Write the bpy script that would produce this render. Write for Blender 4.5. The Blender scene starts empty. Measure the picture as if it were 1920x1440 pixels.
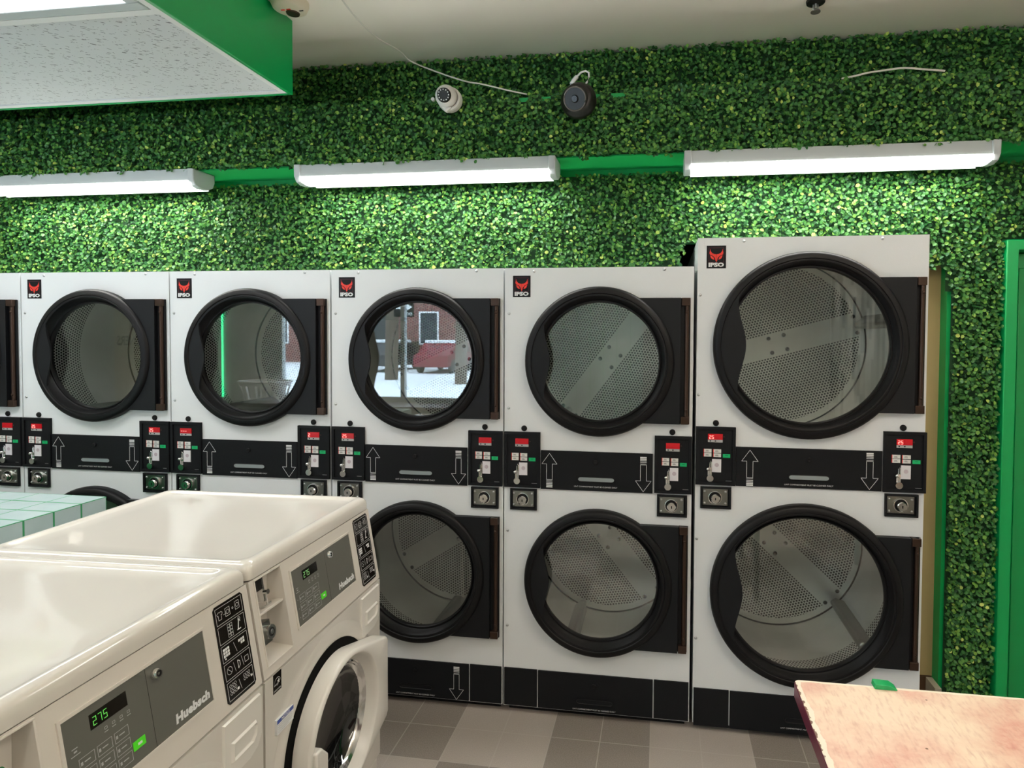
import bpy, bmesh, math, random
import numpy as np
from mathutils import Vector, Matrix
PI = math.pi
random.seed(7); rng = np.random.default_rng(7)
SC = bpy.context.scene
COL = SC.collection
# ------------------------------------------------------------------ camera
F_PX, CX, CY = 1136.28, 1077.83, 663.11
CAM = Vector((3.0972, -2.5611, 1.6576)); YAW, PITCH, ROLL = 0.1401, -0.0282, 0.0064
def cam_axes():
    cy, sy, cp, sp = math.cos(YAW), math.sin(YAW), math.cos(PITCH), math.sin(PITCH)
    f = Vector((-sy*cp, cy*cp, sp)); r = Vector((cy, sy, 0)); u = r.cross(f)
    r2 = r*math.cos(ROLL) + u*math.sin(ROLL); u2 = u*math.cos(ROLL) - r*math.sin(ROLL)
    return r2, u2, f
r_, u_, f_ = cam_axes()
cd = bpy.data.cameras.new('camera'); cam = bpy.data.objects.new('camera', cd); COL.objects.link(cam)
m3 = Matrix((r_, u_, -f_)).transposed()
cam.matrix_world = Matrix.Translation(CAM) @ m3.to_4x4()
cd.sensor_width = 36; cd.lens = F_PX/1920*36
cd.shift_x = (960-CX)/1920; cd.shift_y = (CY-720)/1920
cd.clip_start = 0.05; cd.clip_end = 200
SC.camera = cam
# ------------------------------------------------------------------ view + world
vs = SC.view_settings
SC.display_settings.display_device = 'sRGB'
vs.view_transform = 'Standard'; vs.look = 'None'; vs.gamma = 1; vs.use_curve_mapping = False
vs.exposure = 0.30
w = bpy.data.worlds.new('overcast_sky'); SC.world = w; w.use_nodes = True
bg = w.node_tree.nodes['Background']; bg.inputs[0].default_value = (0.74, 0.87, 1.0, 1); bg.inputs[1].default_value = 8.0
LED = 20.0          # strip lights under the soffit
TROFFER = 6.5      # lens in the dropped ceiling box
WARM = 31.0         # hung tube lamps out of view, most of them added for ambient light
SC.cycles.max_bounces = 10; SC.cycles.transparent_max_bounces = 12
SC.cycles.glossy_bounces = 6; SC.cycles.diffuse_bounces = 5
SC.cycles.sample_clamp_indirect = 6.0
SC.cycles.use_denoising = True
# ------------------------------------------------------------------ materials
def newmat(name):
    m = bpy.data.materials.new(name); m.use_nodes = True
    return m, m.node_tree, m.node_tree.nodes['Principled BSDF']
def P(name, col, rough=.5, metal=0., coat=0., emit=None, es=0., noise=0., nscale=20., bump=0., bscale=200., spec=None):
    m, nt, b = newmat(name)
    b.inputs['Base Color'].default_value = (*col, 1); b.inputs['Roughness'].default_value = rough
    b.inputs['Metallic'].default_value = metal; b.inputs['Coat Weight'].default_value = coat
    if spec is not None: b.inputs['Specular IOR Level'].default_value = spec
    if emit: b.inputs['Emission Color'].default_value = (*emit, 1); b.inputs['Emission Strength'].default_value = es
    tc = nt.nodes.new('ShaderNodeTexCoord')
    if noise > 0:
        n = nt.nodes.new('ShaderNodeTexNoise'); n.inputs['Scale'].default_value = nscale; n.inputs['Detail'].default_value = 5
        nt.links.new(tc.outputs['Object'], n.inputs['Vector'])
        mx = nt.nodes.new('ShaderNodeMix'); mx.data_type = 'RGBA'
        mx.inputs[6].default_value = (*[c*(1-noise) for c in col], 1); mx.inputs[7].default_value = (*[min(1, c*(1+noise)) for c in col], 1)
        nt.links.new(n.outputs['Fac'], mx.inputs[0]); nt.links.new(mx.outputs[2], b.inputs['Base Color'])
    if bump > 0:
        n2 = nt.nodes.new('ShaderNodeTexNoise'); n2.inputs['Scale'].default_value = bscale; n2.inputs['Detail'].default_value = 3
        nt.links.new(tc.outputs['Object'], n2.inputs['Vector'])
        bp = nt.nodes.new('ShaderNodeBump'); bp.inputs['Strength'].default_value = bump; bp.inputs['Distance'].default_value = .002
        nt.links.new(n2.outputs['Fac'], bp.inputs['Height']); nt.links.new(bp.outputs[0], b.inputs['Normal'])
    return m
def emis(name, col, s):
    m, nt, b = newmat(name)
    b.inputs['Base Color'].default_value = (.8, .8, .8, 1)
    b.inputs['Emission Color'].default_value = (*col, 1); b.inputs['Emission Strength'].default_value = s
    return m
class N:                                                    # tiny node-maths helper
    def __init__(s, nt): s.nt = nt
    def m(s, op, a, b=None, c=None):
        n = s.nt.nodes.new('ShaderNodeMath'); n.operation = op
        for i, v in enumerate((a, b, c)):
            if v is None: continue
            if isinstance(v, (int, float)): n.inputs[i].default_value = v
            else: s.nt.links.new(v, n.inputs[i])
        return n.outputs[0]
    def mix(s, f, a, b):
        n = s.nt.nodes.new('ShaderNodeMix'); n.data_type = 'RGBA'
        for i, v in ((0, f), (6, a), (7, b)):
            if isinstance(v, (int, float)): n.inputs[i].default_value = v
            elif isinstance(v, tuple): n.inputs[i].default_value = (*v, 1)
            else: s.nt.links.new(v, n.inputs[i])
        return n.outputs[2]
    def noise(s, vec, scale, detail=3):
        n = s.nt.nodes.new('ShaderNodeTexNoise'); n.inputs['Scale'].default_value = scale; n.inputs['Detail'].default_value = detail
        s.nt.links.new(vec, n.inputs['Vector']); return n.outputs['Fac']
    def xyz(s, sock):
        n = s.nt.nodes.new('ShaderNodeSeparateXYZ'); s.nt.links.new(sock, n.inputs[0]); return n.outputs
    def tc(s, k):
        return s.nt.nodes.new('ShaderNodeTexCoord').outputs[k]
    def white(s, vec):
        n = s.nt.nodes.new('ShaderNodeTexWhiteNoise'); n.noise_dimensions = '3D'; s.nt.links.new(vec, n.inputs[0]); return n.outputs['Value']
M = {}
M['enamel'] = P('white_enamel', (.79, .815, .835), .38, bump=.15, bscale=350, noise=.015, nscale=6)
M['black'] = P('black_powder_coat', (.007, .008, .010), .5, spec=.25)
M['blackring'] = P('black_door_plastic', (.0045, .0045, .0055), .45, spec=.25)
M['blackpanel'] = P('black_panel_sheet', (.006, .007, .009), .55, spec=.22)
M['hinge'] = P('bronze_hinge', (.06, .035, .025), .35, metal=.7)
M['chrome'] = P('chrome', (.75, .75, .74), .12, metal=1)
M['zinc'] = P('zinc_screw', (.55, .56, .57), .3, metal=1)
M['plate'] = P('brushed_steel_plate', (.30, .31, .29), .3, metal=1, noise=.1, nscale=60)
M['dark'] = P('dark_void', (.004, .004, .004), .8)
M['white_print'] = P('white_print', (.75, .76, .76), .5)
M['grey_print'] = P('grey_print', (.42, .43, .43), .5)
M['red_print'] = P('red_print', (.80, .035, .02), .5)
M['red_dim'] = P('red_window', (.35, .004, .010), .25, emit=(1, .01, .02), es=.12)
M['red_lit'] = emis('red_segments', (1, .10, .08), 2.2)
M['button'] = P('button_white', (.72, .72, .70), .5)
M['green_btn'] = P('green_button', (.0, .30, .10), .4, emit=(0, .6, .15), es=.12)
M['sticker'] = P('price_sticker', (.74, .72, .76), .6)
M['stamp'] = P('sticker_stamp', (.50, .42, .48), .6)
M['cream'] = P('cream_enamel', (.69, .655, .60), .16, coat=.4, noise=.012, nscale=5)
M['creamp'] = P('cream_plastic', (.68, .635, .575), .30)
M['doorwhite'] = P('white_door_plastic', (.76, .73, .68), .26)
M['console'] = P('console_grey', (.115, .116, .100), .42)
M['lcd'] = P('display_black', (.010, .008, .006), .15)
M['lcdgreen'] = emis('green_segments', (.10, .8, .06), .35)
M['keygreen'] = P('start_key_green', (.06, .50, .02), .4, emit=(.1, 1, 0), es=.12)
M['smoke'] = P('dark_washer_glass', (.006, .006, .006), .06, coat=.5)
M['gasket'] = P('rubber_gasket', (.004, .004, .004), .8, spec=.1)
M['green_paint'] = P('green_wall_paint', (.0, .34, .085), .42, noise=.03, nscale=3)
M['green_door'] = P('green_door_paint', (.0, .30, .075), .35)
M['green_soffit'] = P('green_soffit_paint', (.01, .42, .10), .45)
M['ceiling'] = P('ceiling_paint', (.90, .835, .755), .85, noise=.02, nscale=2)
M['hmat'] = P('hedge_backing', (.012, .06, .018), .8)
M['slotgrey'] = P('pull_recess_grey', (.26, .30, .31), .4)
M['cream_wall'] = P('cream_wall_paint', (.72, .68, .64), .7)
M['ply'] = P('plywood', (.44, .34, .16), .7, noise=.12, nscale=5)
M['brown'] = P('brown_timber', (.10, .05, .02), .6, noise=.2, nscale=12)
M['baseb'] = P('baseboard_paint', (.42, .38, .30), .6)
M['housing'] = P('lamp_housing', (.44, .48, .49), .45)
M['led'] = emis('led_diffuser', (1.0, .97, .91), LED)
M['trof'] = emis('troffer_lens', (1.0, .98, .95), TROFFER)
M['warm'] = emis('warm_tube', (1.0, .91, .79), WARM)
M['trim'] = P('white_grid_trim', (.78, .77, .76), .5)
M['camwhite'] = P('camera_white', (.72, .70, .67), .4)
M['camblack'] = P('camera_black', (.012, .011, .010), .35)
M['camrim'] = P('camera_rim', (.12, .11, .10), .35)
M['camled'] = P('camera_led', (.75, .76, .75), .2, emit=(1, 1, 1), es=.1)
M['wire'] = P('white_cable', (.66, .63, .58), .5)
M['maroon'] = P('maroon_edge', (.12, .008, .03), .3)
M['steel'] = P('leg_steel', (.4, .4, .4), .35, metal=1)
M['stool'] = P('green_plastic', (.01, .33, .10), .35)
M['detector'] = P('detector_cream', (.60, .55, .43), .55)
M['brass'] = P('brass', (.45, .36, .2), .3, metal=1)
M['snow'] = P('snow', (.85, .88, .92), .9, noise=.05, nscale=.6)
M['bark'] = P('bark', (.10, .075, .055), .9, noise=.3, nscale=8)
M['carred'] = P('car_red', (.20, .02, .03), .3); M['cardark'] = P('car_dark', (.03, .03, .035), .3)
M['glassdark'] = P('car_glass', (.02, .025, .03), .1); M['backwall'] = P('grey_wall_paint', (.40, .43, .43), .7)
M['basket'] = P('white_basket', (.80, .80, .82), .4)
M['neon'] = emis('green_led_strip', (0, 1, .35), 4.0)
M['counter'] = P('counter_top', (.10, .08, .085), .3)
def glass(name, tint, k):
    m, nt, b = newmat(name); nt.nodes.remove(b); out = nt.nodes['Material Output']
    tr = nt.nodes.new('ShaderNodeBsdfTransparent'); tr.inputs[0].default_value = (*tint, 1)
    gl = nt.nodes.new('ShaderNodeBsdfGlossy'); gl.inputs['Roughness'].default_value = 0.0; gl.inputs[0].default_value = (1, 1, 1, 1)
    ge = nt.nodes.new('ShaderNodeNewGeometry'); dt = nt.nodes.new('ShaderNodeVectorMath'); dt.operation = 'DOT_PRODUCT'
    nt.links.new(ge.outputs['Normal'], dt.inputs[0]); nt.links.new(ge.outputs['Incoming'], dt.inputs[1]); h = N(nt)
    f = h.m('ADD', .04, h.m('MULTIPLY', .96, h.m('POWER', h.m('SUBTRACT', 1.0, h.m('ABSOLUTE', dt.outputs['Value'])), 5.0)))
    f = h.m('MINIMUM', h.m('MULTIPLY', f, k), 1.0)
    mx = nt.nodes.new('ShaderNodeMixShader'); nt.links.new(f, mx.inputs[0]); nt.links.new(tr.outputs[0], mx.inputs[1]); nt.links.new(gl.outputs[0], mx.inputs[2])
    nt.links.new(mx.outputs[0], out.inputs[0]); return m
M['glass'] = glass('door_glass', (.94, .96, .95), 2.6)
M['winglass'] = glass('window_glass', (.93, .96, .96), 1.8)
def steelmat(name, holes):
    m, nt, b = newmat(name); h = N(nt)
    uv = h.xyz(h.tc('UV')); ob = h.tc('Object')
    n = h.noise(ob, 7, 4); n2 = h.noise(ob, 60, 3)
    col = h.mix(n, (.64, .635, .60), (.90, .90, .87))
    b.inputs['Metallic'].default_value = .55
    nt.links.new(h.m('ADD', .28, h.m('MULTIPLY', n2, .14)), b.inputs['Roughness'])
    if holes:
        p = .0145; a = h.m('DIVIDE', uv[0], p); c = h.m('DIVIDE', uv[1], p*math.sqrt(3))
        def d(o):
            fa = h.m('SUBTRACT', h.m('FRACT', h.m('ADD', a, o)), .5); fc = h.m('MULTIPLY', h.m('SUBTRACT', h.m('FRACT', h.m('ADD', c, o)), .5), math.sqrt(3))
            return h.m('SQRT', h.m('ADD', h.m('MULTIPLY', fa, fa), h.m('MULTIPLY', fc, fc)))
        dd = h.m('MINIMUM', d(50.0), d(50.5)); hole = h.m('LESS_THAN', dd, .33)
        col = h.mix(hole, col, (.004, .004, .004))
        nt.links.new(h.m('MULTIPLY', h.m('SUBTRACT', 1.0, hole), .55), b.inputs['Metallic'])
        nt.links.new(h.m('MULTIPLY', h.m('SUBTRACT', 1.0, hole), .5), b.inputs['Specular IOR Level'])
    nt.links.new(col, b.inputs['Base Color']); return m
M['drum'] = steelmat('drum_steel', False); M['perf'] = steelmat('perforated_drum_steel', True)
def floor_mat():
    m, nt, b = newmat('speckled_floor_tile'); h = N(nt); ob = h.tc('Object'); s = h.xyz(ob); t = .2035
    x = h.m('DIVIDE', h.m('SUBTRACT', s[0], 2.258), t); y = h.m('DIVIDE', h.m('ADD', s[1], .3385), t)
    def line(v): return h.m('LESS_THAN', h.m('ABSOLUTE', h.m('SUBTRACT', h.m('FRACT', h.m('ADD', v, 100.5)), .5)), .010)
    ln = h.m('MAXIMUM', line(x), line(y))
    chk = h.m('MODULO', h.m('ADD', h.m('FLOOR', h.m('DIVIDE', h.m('ADD', x, 200), 2)), h.m('FLOOR', h.m('DIVIDE', h.m('ADD', y, 200), 2))), 2)
    light = h.mix(h.noise(ob, 260, 2), (.38, .335, .30), (.58, .52, .47)); dk = h.mix(h.noise(ob, 230, 2), (.16, .138, .12), (.42, .37, .33))
    base = h.mix(chk, light, dk)
    n = h.noise(ob, 3, 4); base = h.mix(h.m('MULTIPLY', n, .18), base, (.10, .085, .07))
    nt.links.new(h.mix(h.m('MULTIPLY', ln, .75), base, (.50, .46, .42)), b.inputs['Base Color']); b.inputs['Roughness'].default_value = .45
    return m
M['floor'] = floor_mat()
def tile_mat():
    m, nt, b = newmat('white_tile_green_grout'); h = N(nt); s = h.xyz(h.tc('Object'))
    def line(v, o, t, wd): return h.m('LESS_THAN', h.m('ABSOLUTE', h.m('SUBTRACT', h.m('FRACT', h.m('ADD', h.m('DIVIDE', h.m('SUBTRACT', v, o), t), 100.5)), .5)), wd/t/2)
    lx = line(s[0], .89, .1555, .005); ly = line(s[1], -.42, .1075, .007)
    g = h.xyz(h.tc('Normal')); top = h.m('GREATER_THAN', g[2], .5); lx = h.m('MULTIPLY', lx, h.m('GREATER_THAN', h.m('ABSOLUTE', g[0]), 2)) if False else lx
    side = h.m('GREATER_THAN', h.m('ABSOLUTE', g[0]), .5)
    lx = h.m('MULTIPLY', lx, h.m('SUBTRACT', 1.0, side)); lz = h.m('MULTIPLY', line(s[2], 1.0, .155, .005), side)
    ln = h.m('MAXIMUM', h.m('MAXIMUM', lx, ly), lz)
    n = h.noise(h.tc('Object'), 12, 3)
    tl = h.mix(n, (.40, .52, .53), (.50, .62, .63))
    nt.links.new(h.mix(ln, tl, (.03, .27, .10)), b.inputs['Base Color']); nt.links.new(h.m('ADD', .25, h.m('MULTIPLY', ln, .4)), b.inputs['Roughness'])
    return m
M['tile'] = tile_mat()
def acoustic():
    m, nt, b = newmat('acoustic_tile'); h = N(nt); ob = h.tc('Object')
    mp0 = nt.nodes.new('ShaderNodeMapping'); nt.links.new(ob, mp0.inputs[0]); mp0.inputs['Rotation'].default_value = (0, 0, -.62)
    mp = nt.nodes.new('ShaderNodeMapping'); nt.links.new(mp0.outputs[0], mp.inputs[0]); mp.inputs['Scale'].default_value = (30, 120, 1)
    v = nt.nodes.new('ShaderNodeTexVoronoi'); v.feature = 'F1'; v.inputs['Scale'].default_value = 1; v.inputs['Randomness'].default_value = 1; nt.links.new(mp.outputs[0], v.inputs['Vector'])
    wob = h.m('MULTIPLY', h.noise(ob, 45, 3), .45)
    f = h.m('LESS_THAN', h.m('ADD', v.outputs['Distance'], wob), .42)
    mp2 = nt.nodes.new('ShaderNodeMapping'); nt.links.new(ob, mp2.inputs[0]); mp2.inputs['Scale'].default_value = (70, 70, 1)
    v2 = nt.nodes.new('ShaderNodeTexVoronoi'); v2.inputs['Scale'].default_value = 1; nt.links.new(mp2.outputs[0], v2.inputs['Vector'])
    f = h.m('MAXIMUM', f, h.m('LESS_THAN', v2.outputs['Distance'], .13))
    nt.links.new(h.mix(f, (.66, .67, .68), (.15, .15, .155)), b.inputs['Base Color']); b.inputs['Roughness'].default_value = .9
    return m
M['acoustic'] = acoustic()
def table_mat():
    m, nt, b = newmat('worn_laminate'); h = N(nt); ob = h.tc('Object')
    a = h.noise(ob, 5, 6); mp = nt.nodes.new('ShaderNodeMapping'); nt.links.new(ob, mp.inputs[0]); mp.inputs['Scale'].default_value = (60, 14, 1)
    st = h.noise(mp.outputs[0], 2.2, 5); g = h.noise(ob, 90, 4)
    def ramp(v, lo, hi):
        n = nt.nodes.new('ShaderNodeMapRange'); nt.links.new(v, n.inputs[0]); n.inputs[1].default_value = lo; n.inputs[2].default_value = hi; return n.outputs[0]
    c = h.mix(ramp(a, .42, .68), (.84, .66, .50), (.62, .24, .20))
    c = h.mix(h.m('MULTIPLY', ramp(st, .5, .75), .5), c, (.50, .22, .17))
    c = h.mix(h.m('MULTIPLY', ramp(g, .35, .75), .35), c, (.88, .74, .58))
    s = h.xyz(ob); ex = h.m('LESS_THAN', h.m('ADD', s[0], h.m('MULTIPLY', h.noise(ob, 30, 4), .018)), .022); ey = h.m('GREATER_THAN', h.m('SUBTRACT', s[1], h.m('MULTIPLY', h.noise(ob, 30, 4), .012)), -.014)
    c = h.mix(h.m('MULTIPLY', h.m('MAXIMUM', ex, ey), .85), c, (.88, .80, .66))
    chips = nt.nodes.new('ShaderNodeTexVoronoi'); chips.inputs['Scale'].default_value = 14; nt.links.new(ob, chips.inputs['Vector'])
    cc = h.m('LESS_THAN', h.m('ADD', chips.outputs['Distance'], h.m('MULTIPLY', g, .1)), .095)
    chip = h.m('MULTIPLY', cc, h.m('GREATER_THAN', h.noise(ob, 6, 1), .50))
    edge = h.m('LESS_THAN', h.m('ADD', s[0], h.m('MULTIPLY', h.noise(ob, 75, 3), .024)), .0145)
    c = h.mix(h.m('MAXIMUM', chip, edge), c, (.20, .11, .07))
    nt.links.new(c, b.inputs['Base Color']); b.inputs['Roughness'].default_value = .38; return m
M['laminate'] = table_mat()
def leaf_mat():
    m, nt, b = newmat('boxwood_leaf'); h = N(nt)
    at = nt.nodes.new('ShaderNodeAttribute'); at.attribute_name = 'leafvar'
    r = nt.nodes.new('ShaderNodeValToRGB'); e = r.color_ramp.elements
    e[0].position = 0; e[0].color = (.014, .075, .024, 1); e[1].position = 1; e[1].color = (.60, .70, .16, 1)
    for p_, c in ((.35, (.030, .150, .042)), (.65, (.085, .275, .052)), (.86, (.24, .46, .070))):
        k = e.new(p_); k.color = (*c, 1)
    nt.links.new(at.outputs['Fac'], r.inputs[0]); nt.links.new(r.outputs[0], b.inputs['Base Color'])
    b.inputs['Roughness'].default_value = .40; b.inputs['Specular IOR Level'].default_value = .45
    tr = nt.nodes.new('ShaderNodeBsdfTranslucent'); nt.links.new(r.outputs[0], tr.inputs[0])
    mx = nt.nodes.new('ShaderNodeMixShader'); mx.inputs[0].default_value = .2; out = nt.nodes['Material Output']
    nt.links.new(b.outputs[0], mx.inputs[1]); nt.links.new(tr.outputs[0], mx.inputs[2]); nt.links.new(mx.outputs[0], out.inputs[0])
    return m
M['leaf'] = leaf_mat()
def brick():
    m, nt, b = newmat('red_brick'); h = N(nt); t = nt.nodes.new('ShaderNodeTexBrick'); s = h.xyz(h.tc('Object'))
    cb = nt.nodes.new('ShaderNodeCombineXYZ'); nt.links.new(s[0], cb.inputs[0]); nt.links.new(s[2], cb.inputs[1]); nt.links.new(cb.outputs[0], t.inputs[0])
    t.inputs['Scale'].default_value = 3.5; t.inputs['Color1'].default_value = (.22, .06, .045, 1); t.inputs['Color2'].default_value = (.14, .045, .035, 1); t.inputs['Mortar'].default_value = (.25, .2, .18, 1)
    nt.links.new(t.outputs[0], b.inputs[0]); return m
M['brick'] = brick()
def stripes():
    m, nt, b = newmat('striped_mosaic_tile'); h = N(nt); s = h.xyz(h.tc('Object'))
    col = h.m('FLOOR', h.m('DIVIDE', s[0], .028)); row = h.m('FLOOR', h.m('ADD', h.m('DIVIDE', s[2], .45), h.m('MULTIPLY', h.m('SINE', h.m('MULTIPLY', col, 12.9)), 3)))
    cb = nt.nodes.new('ShaderNodeCombineXYZ'); nt.links.new(col, cb.inputs[0]); nt.links.new(row, cb.inputs[1]); v = h.white(cb.outputs[0])
    nt.links.new(h.mix(v, (.05, .06, .06), (.9, .92, .9)), b.inputs[0]); b.inputs['Roughness'].default_value = .15; return m
M['stripes'] = stripes()
# ------------------------------------------------------------------ mesh helpers
def text_geo(s, size, bold=0., xs=1., shear=0., spacing=1.):
    cu = bpy.data.curves.new('t', 'FONT'); cu.body = s; cu.size = size; cu.offset = bold; cu.shear = shear; cu.space_character = spacing; cu.resolution_u = 2
    ob = bpy.data.objects.new('t', cu); COL.objects.link(ob); bpy.context.view_layer.update()
    me = bpy.data.meshes.new_from_object(ob.evaluated_get(bpy.context.evaluated_depsgraph_get()))
    vs_ = [(v.co.x*xs, v.co.y) for v in me.vertices]; fs = [list(p.vertices) for p in me.polygons]
    bpy.data.objects.remove(ob); bpy.data.curves.remove(cu); bpy.data.meshes.remove(me)
    x0 = min(v[0] for v in vs_); x1 = max(v[0] for v in vs_)
    return [(v[0]-x0, v[1]) for v in vs_], fs, x1-x0
TXT = {}
def text_cached(*a):
    if a not in TXT: TXT[a] = text_geo(*a)
    return TXT[a]
class MB:
    def __init__(s): s.v = []; s.f = []; s.mi = []; s.m = 0; s.uv = {}; s.T = None
    def add(s, vs_, fs, uvs=None):
        o = len(s.v)
        s.v += [tuple(s.T(*p)) for p in vs_] if s.T else [tuple(p) for p in vs_]
        for f in fs:
            s.f.append([i+o for i in f]); s.mi.append(s.m)
        return s
    def box(s, x0, x1, y0, y1, z0, z1):
        return s.add([(x0, y0, z0), (x1, y0, z0), (x1, y1, z0), (x0, y1, z0), (x0, y0, z1), (x1, y0, z1), (x1, y1, z1), (x0, y1, z1)],
                     [(0, 3, 2, 1), (4, 5, 6, 7), (0, 1, 5, 4), (1, 2, 6, 5), (2, 3, 7, 6), (3, 0, 4, 7)])
    def prism(s, pts, y0, y1):                              # polygon in xz extruded along y
        n = len(pts); a = [(p[0], y0, p[1]) for p in pts]; b = [(p[0], y1, p[1]) for p in pts]
        return s.add(a+b, [list(range(n)), [2*n-1-i for i in range(n)]] + [(i, i+n, (i+1) % n+n, (i+1) % n) for i in range(n)])
    def prismz(s, pts, z0, z1):
        n = len(pts); a = [(p[0], p[1], z0) for p in pts]; b = [(p[0], p[1], z1) for p in pts]
        return s.add(a+b, [[n-1-i for i in range(n)], [n+i for i in range(n)]] + [(i, (i+1) % n, (i+1) % n+n, i+n) for i in range(n)])
    def frame(s, x0, x1, z0, z1, t, y0, y1):
        s.box(x0, x1, y0, y1, z0, z0+t); s.box(x0, x1, y0, y1, z1-t, z1); s.box(x0, x0+t, y0, y1, z0+t, z1-t); return s.box(x1-t, x1, y0, y1, z0+t, z1-t)
    def lathe(s, prof, c=(0, 0, 0), n=48, axis='y', close=False, a0=0, a1=2*PI):
        full = abs(a1-a0-2*PI) < 1e-6; k = n if full else n+1; vs_ = []
        for (r, h) in prof:
            for i in range(k):
                a = a0+(a1-a0)*i/n; p = r*math.cos(a); q = r*math.sin(a)
                vs_.append({'y': (c[0]+p, c[1]+h, c[2]+q), 'z': (c[0]+p, c[1]+q, c[2]+h), 'x': (c[0]+h, c[1]+p, c[2]+q)}[axis])
        fs = []
        for j in range(len(prof)-1):
            for i in range(n):
                i2 = (i+1) % k if full else i+1
                fs.append((j*k+i, j*k+i2, (j+1)*k+i2, (j+1)*k+i))
        if close:
            fs.append(list(range(k))); fs.append([(len(prof)-1)*k+i for i in range(k)])
        return s.add(vs_, fs)
    def cyl(s, c, r, h0, h1, n=24, axis='y', r2=None):
        return s.lathe([(r, h0), (r if r2 is None else r2, h1)], c, n, axis, close=True)
    def dome(s, c, r, d, n=12, axis='y'):                   # low dome from plane c toward d (signed height)
        return s.lathe([(r, 0), (r*.92, d*.45), (r*.68, d*.8), (r*.3, d*.98), (0.0001, d)], c, n, axis)
    def sphere(s, c, r, n=16, m=10, sc=(1, 1, 1)):
        vs_ = []; fs = []
        for j in range(m+1):
            t = PI*j/m
            for i in range(n):
                a = 2*PI*i/n; vs_.append((c[0]+r*sc[0]*math.sin(t)*math.cos(a), c[1]+r*sc[1]*math.sin(t)*math.sin(a), c[2]+r*sc[2]*math.cos(t)))
        for j in range(m):
            for i in range(n): fs.append((j*n+i, (j+1)*n+i, (j+1)*n+(i+1) % n, j*n+(i+1) % n))
        return s.add(vs_, fs)
    def tube(s, pts, r, n=8):
        pts = [Vector(p) for p in pts]; rings = []
        for i, p in enumerate(pts):
            d = (pts[min(i+1, len(pts)-1)]-pts[max(i-1, 0)]).normalized(); up = Vector((0, 0, 1)) if abs(d.z) < .9 else Vector((1, 0, 0))
            a = d.cross(up).normalized(); b = d.cross(a); rings += [p+a*r*math.cos(2*PI*k/n)+b*r*math.sin(2*PI*k/n) for k in range(n)]
        fs = [(i*n+k, i*n+(k+1) % n, (i+1)*n+(k+1) % n, (i+1)*n+k) for i in range(len(pts)-1) for k in range(n)]
        fs += [list(range(n))[::-1], [(len(pts)-1)*n+k for k in range(n)]]
        return s.add([tuple(p) for p in rings], fs)
    def text(s, t, x, z, y, size, bold=0., xs=1., shear=0., align='l', spacing=1., w=None):
        v, f, wd = text_cached(t, size, bold, xs, shear, spacing)
        k = 1. if w is None else w/wd
        o = 0 if align == 'l' else (-wd*k/2 if align == 'c' else -wd*k)
        return s.add([(x+o+p[0]*k, y, z+p[1]) for p in v], f)
    def plate_hole(s, x0, x1, z0, z1, cx, cz, r, y, n=64):  # sheet in xz with a round hole
        vs_ = []
        for i in range(n):
            a = 2*PI*i/n; dx, dz = math.cos(a), math.sin(a); vs_.append((cx+r*dx, y, cz+r*dz))
        out = []
        for i in range(n):
            a = 2*PI*i/n; dx, dz = math.cos(a), math.sin(a); ts = []
            if dx > 1e-9: ts.append((x1-cx)/dx)
            if dx < -1e-9: ts.append((x0-cx)/dx)
            if dz > 1e-9: ts.append((z1-cz)/dz)
            if dz < -1e-9: ts.append((z0-cz)/dz)
            t = min(ts); out.append((cx+t*dx, y, cz+t*dz))
        vs_ += out; fs = [(i, (i+1) % n, (i+1) % n+n, i+n) for i in range(n)]
        for (kx, kz) in ((x0, z0), (x1, z0), (x1, z1), (x0, z1)):   # fill the corners
            a = math.atan2(kz-cz, kx-cx) % (2*PI); i = int(a/(2*PI)*n) % n
            vs_.append((kx, y, kz)); fs.append((i+n, (i+1) % n+n, len(vs_)-1))
        return s.add(vs_, fs)
    def build(s, name, mats, parent=None, bevel=0., smooth=True, loc=None, seg=2, ang=35):
        me = bpy.data.meshes.new(name)
        off = Vector(loc) if loc else Vector((0, 0, 0))
        me.from_pydata([tuple(Vector(v)-off) for v in s.v], [], s.f)
        for m_ in (mats if isinstance(mats, (list, tuple)) else [mats]): me.materials.append(M[m_])
        me.polygons.foreach_set('material_index', s.mi)
        bm = bmesh.new(); bm.from_mesh(me); bmesh.ops.recalc_face_normals(bm, faces=bm.faces); bm.to_mesh(me); bm.free()
        if smooth:
            me.polygons.foreach_set('use_smooth', [True]*len(me.polygons)); me.set_sharp_from_angle(angle=math.radians(ang))
        me.update()
        o = bpy.data.objects.new(name, me); COL.objects.link(o); o.location = off
        if parent: o.parent = parent
        if bevel > 0:
            b = o.modifiers.new('bevel', 'BEVEL'); b.width = bevel; b.segments = seg; b.limit_method = 'ANGLE'; b.angle_limit = math.radians(40); b.harden_normals = False
        return o
def thing(name, label, cat, loc=(0, 0, 0), group=None, rz=0.):
    o = bpy.data.objects.new(name, None); COL.objects.link(o); o.location = loc; o.rotation_euler = (0, 0, rz); o.empty_display_size = .1
    o['label'] = label; o['category'] = cat
    if group: o['group'] = group
    return o
def tag(o, label, cat, group=None, kind=None):
    o['label'] = label; o['category'] = cat
    if group: o['group'] = group
    if kind: o['kind'] = kind
    return o
def struct(o): o['kind'] = 'structure'; return o
def copy_tree(o, parent=None):
    c = o.copy(); COL.objects.link(c); c.parent = parent
    for ch in list(o.children): copy_tree(ch, c)
    return c
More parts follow.
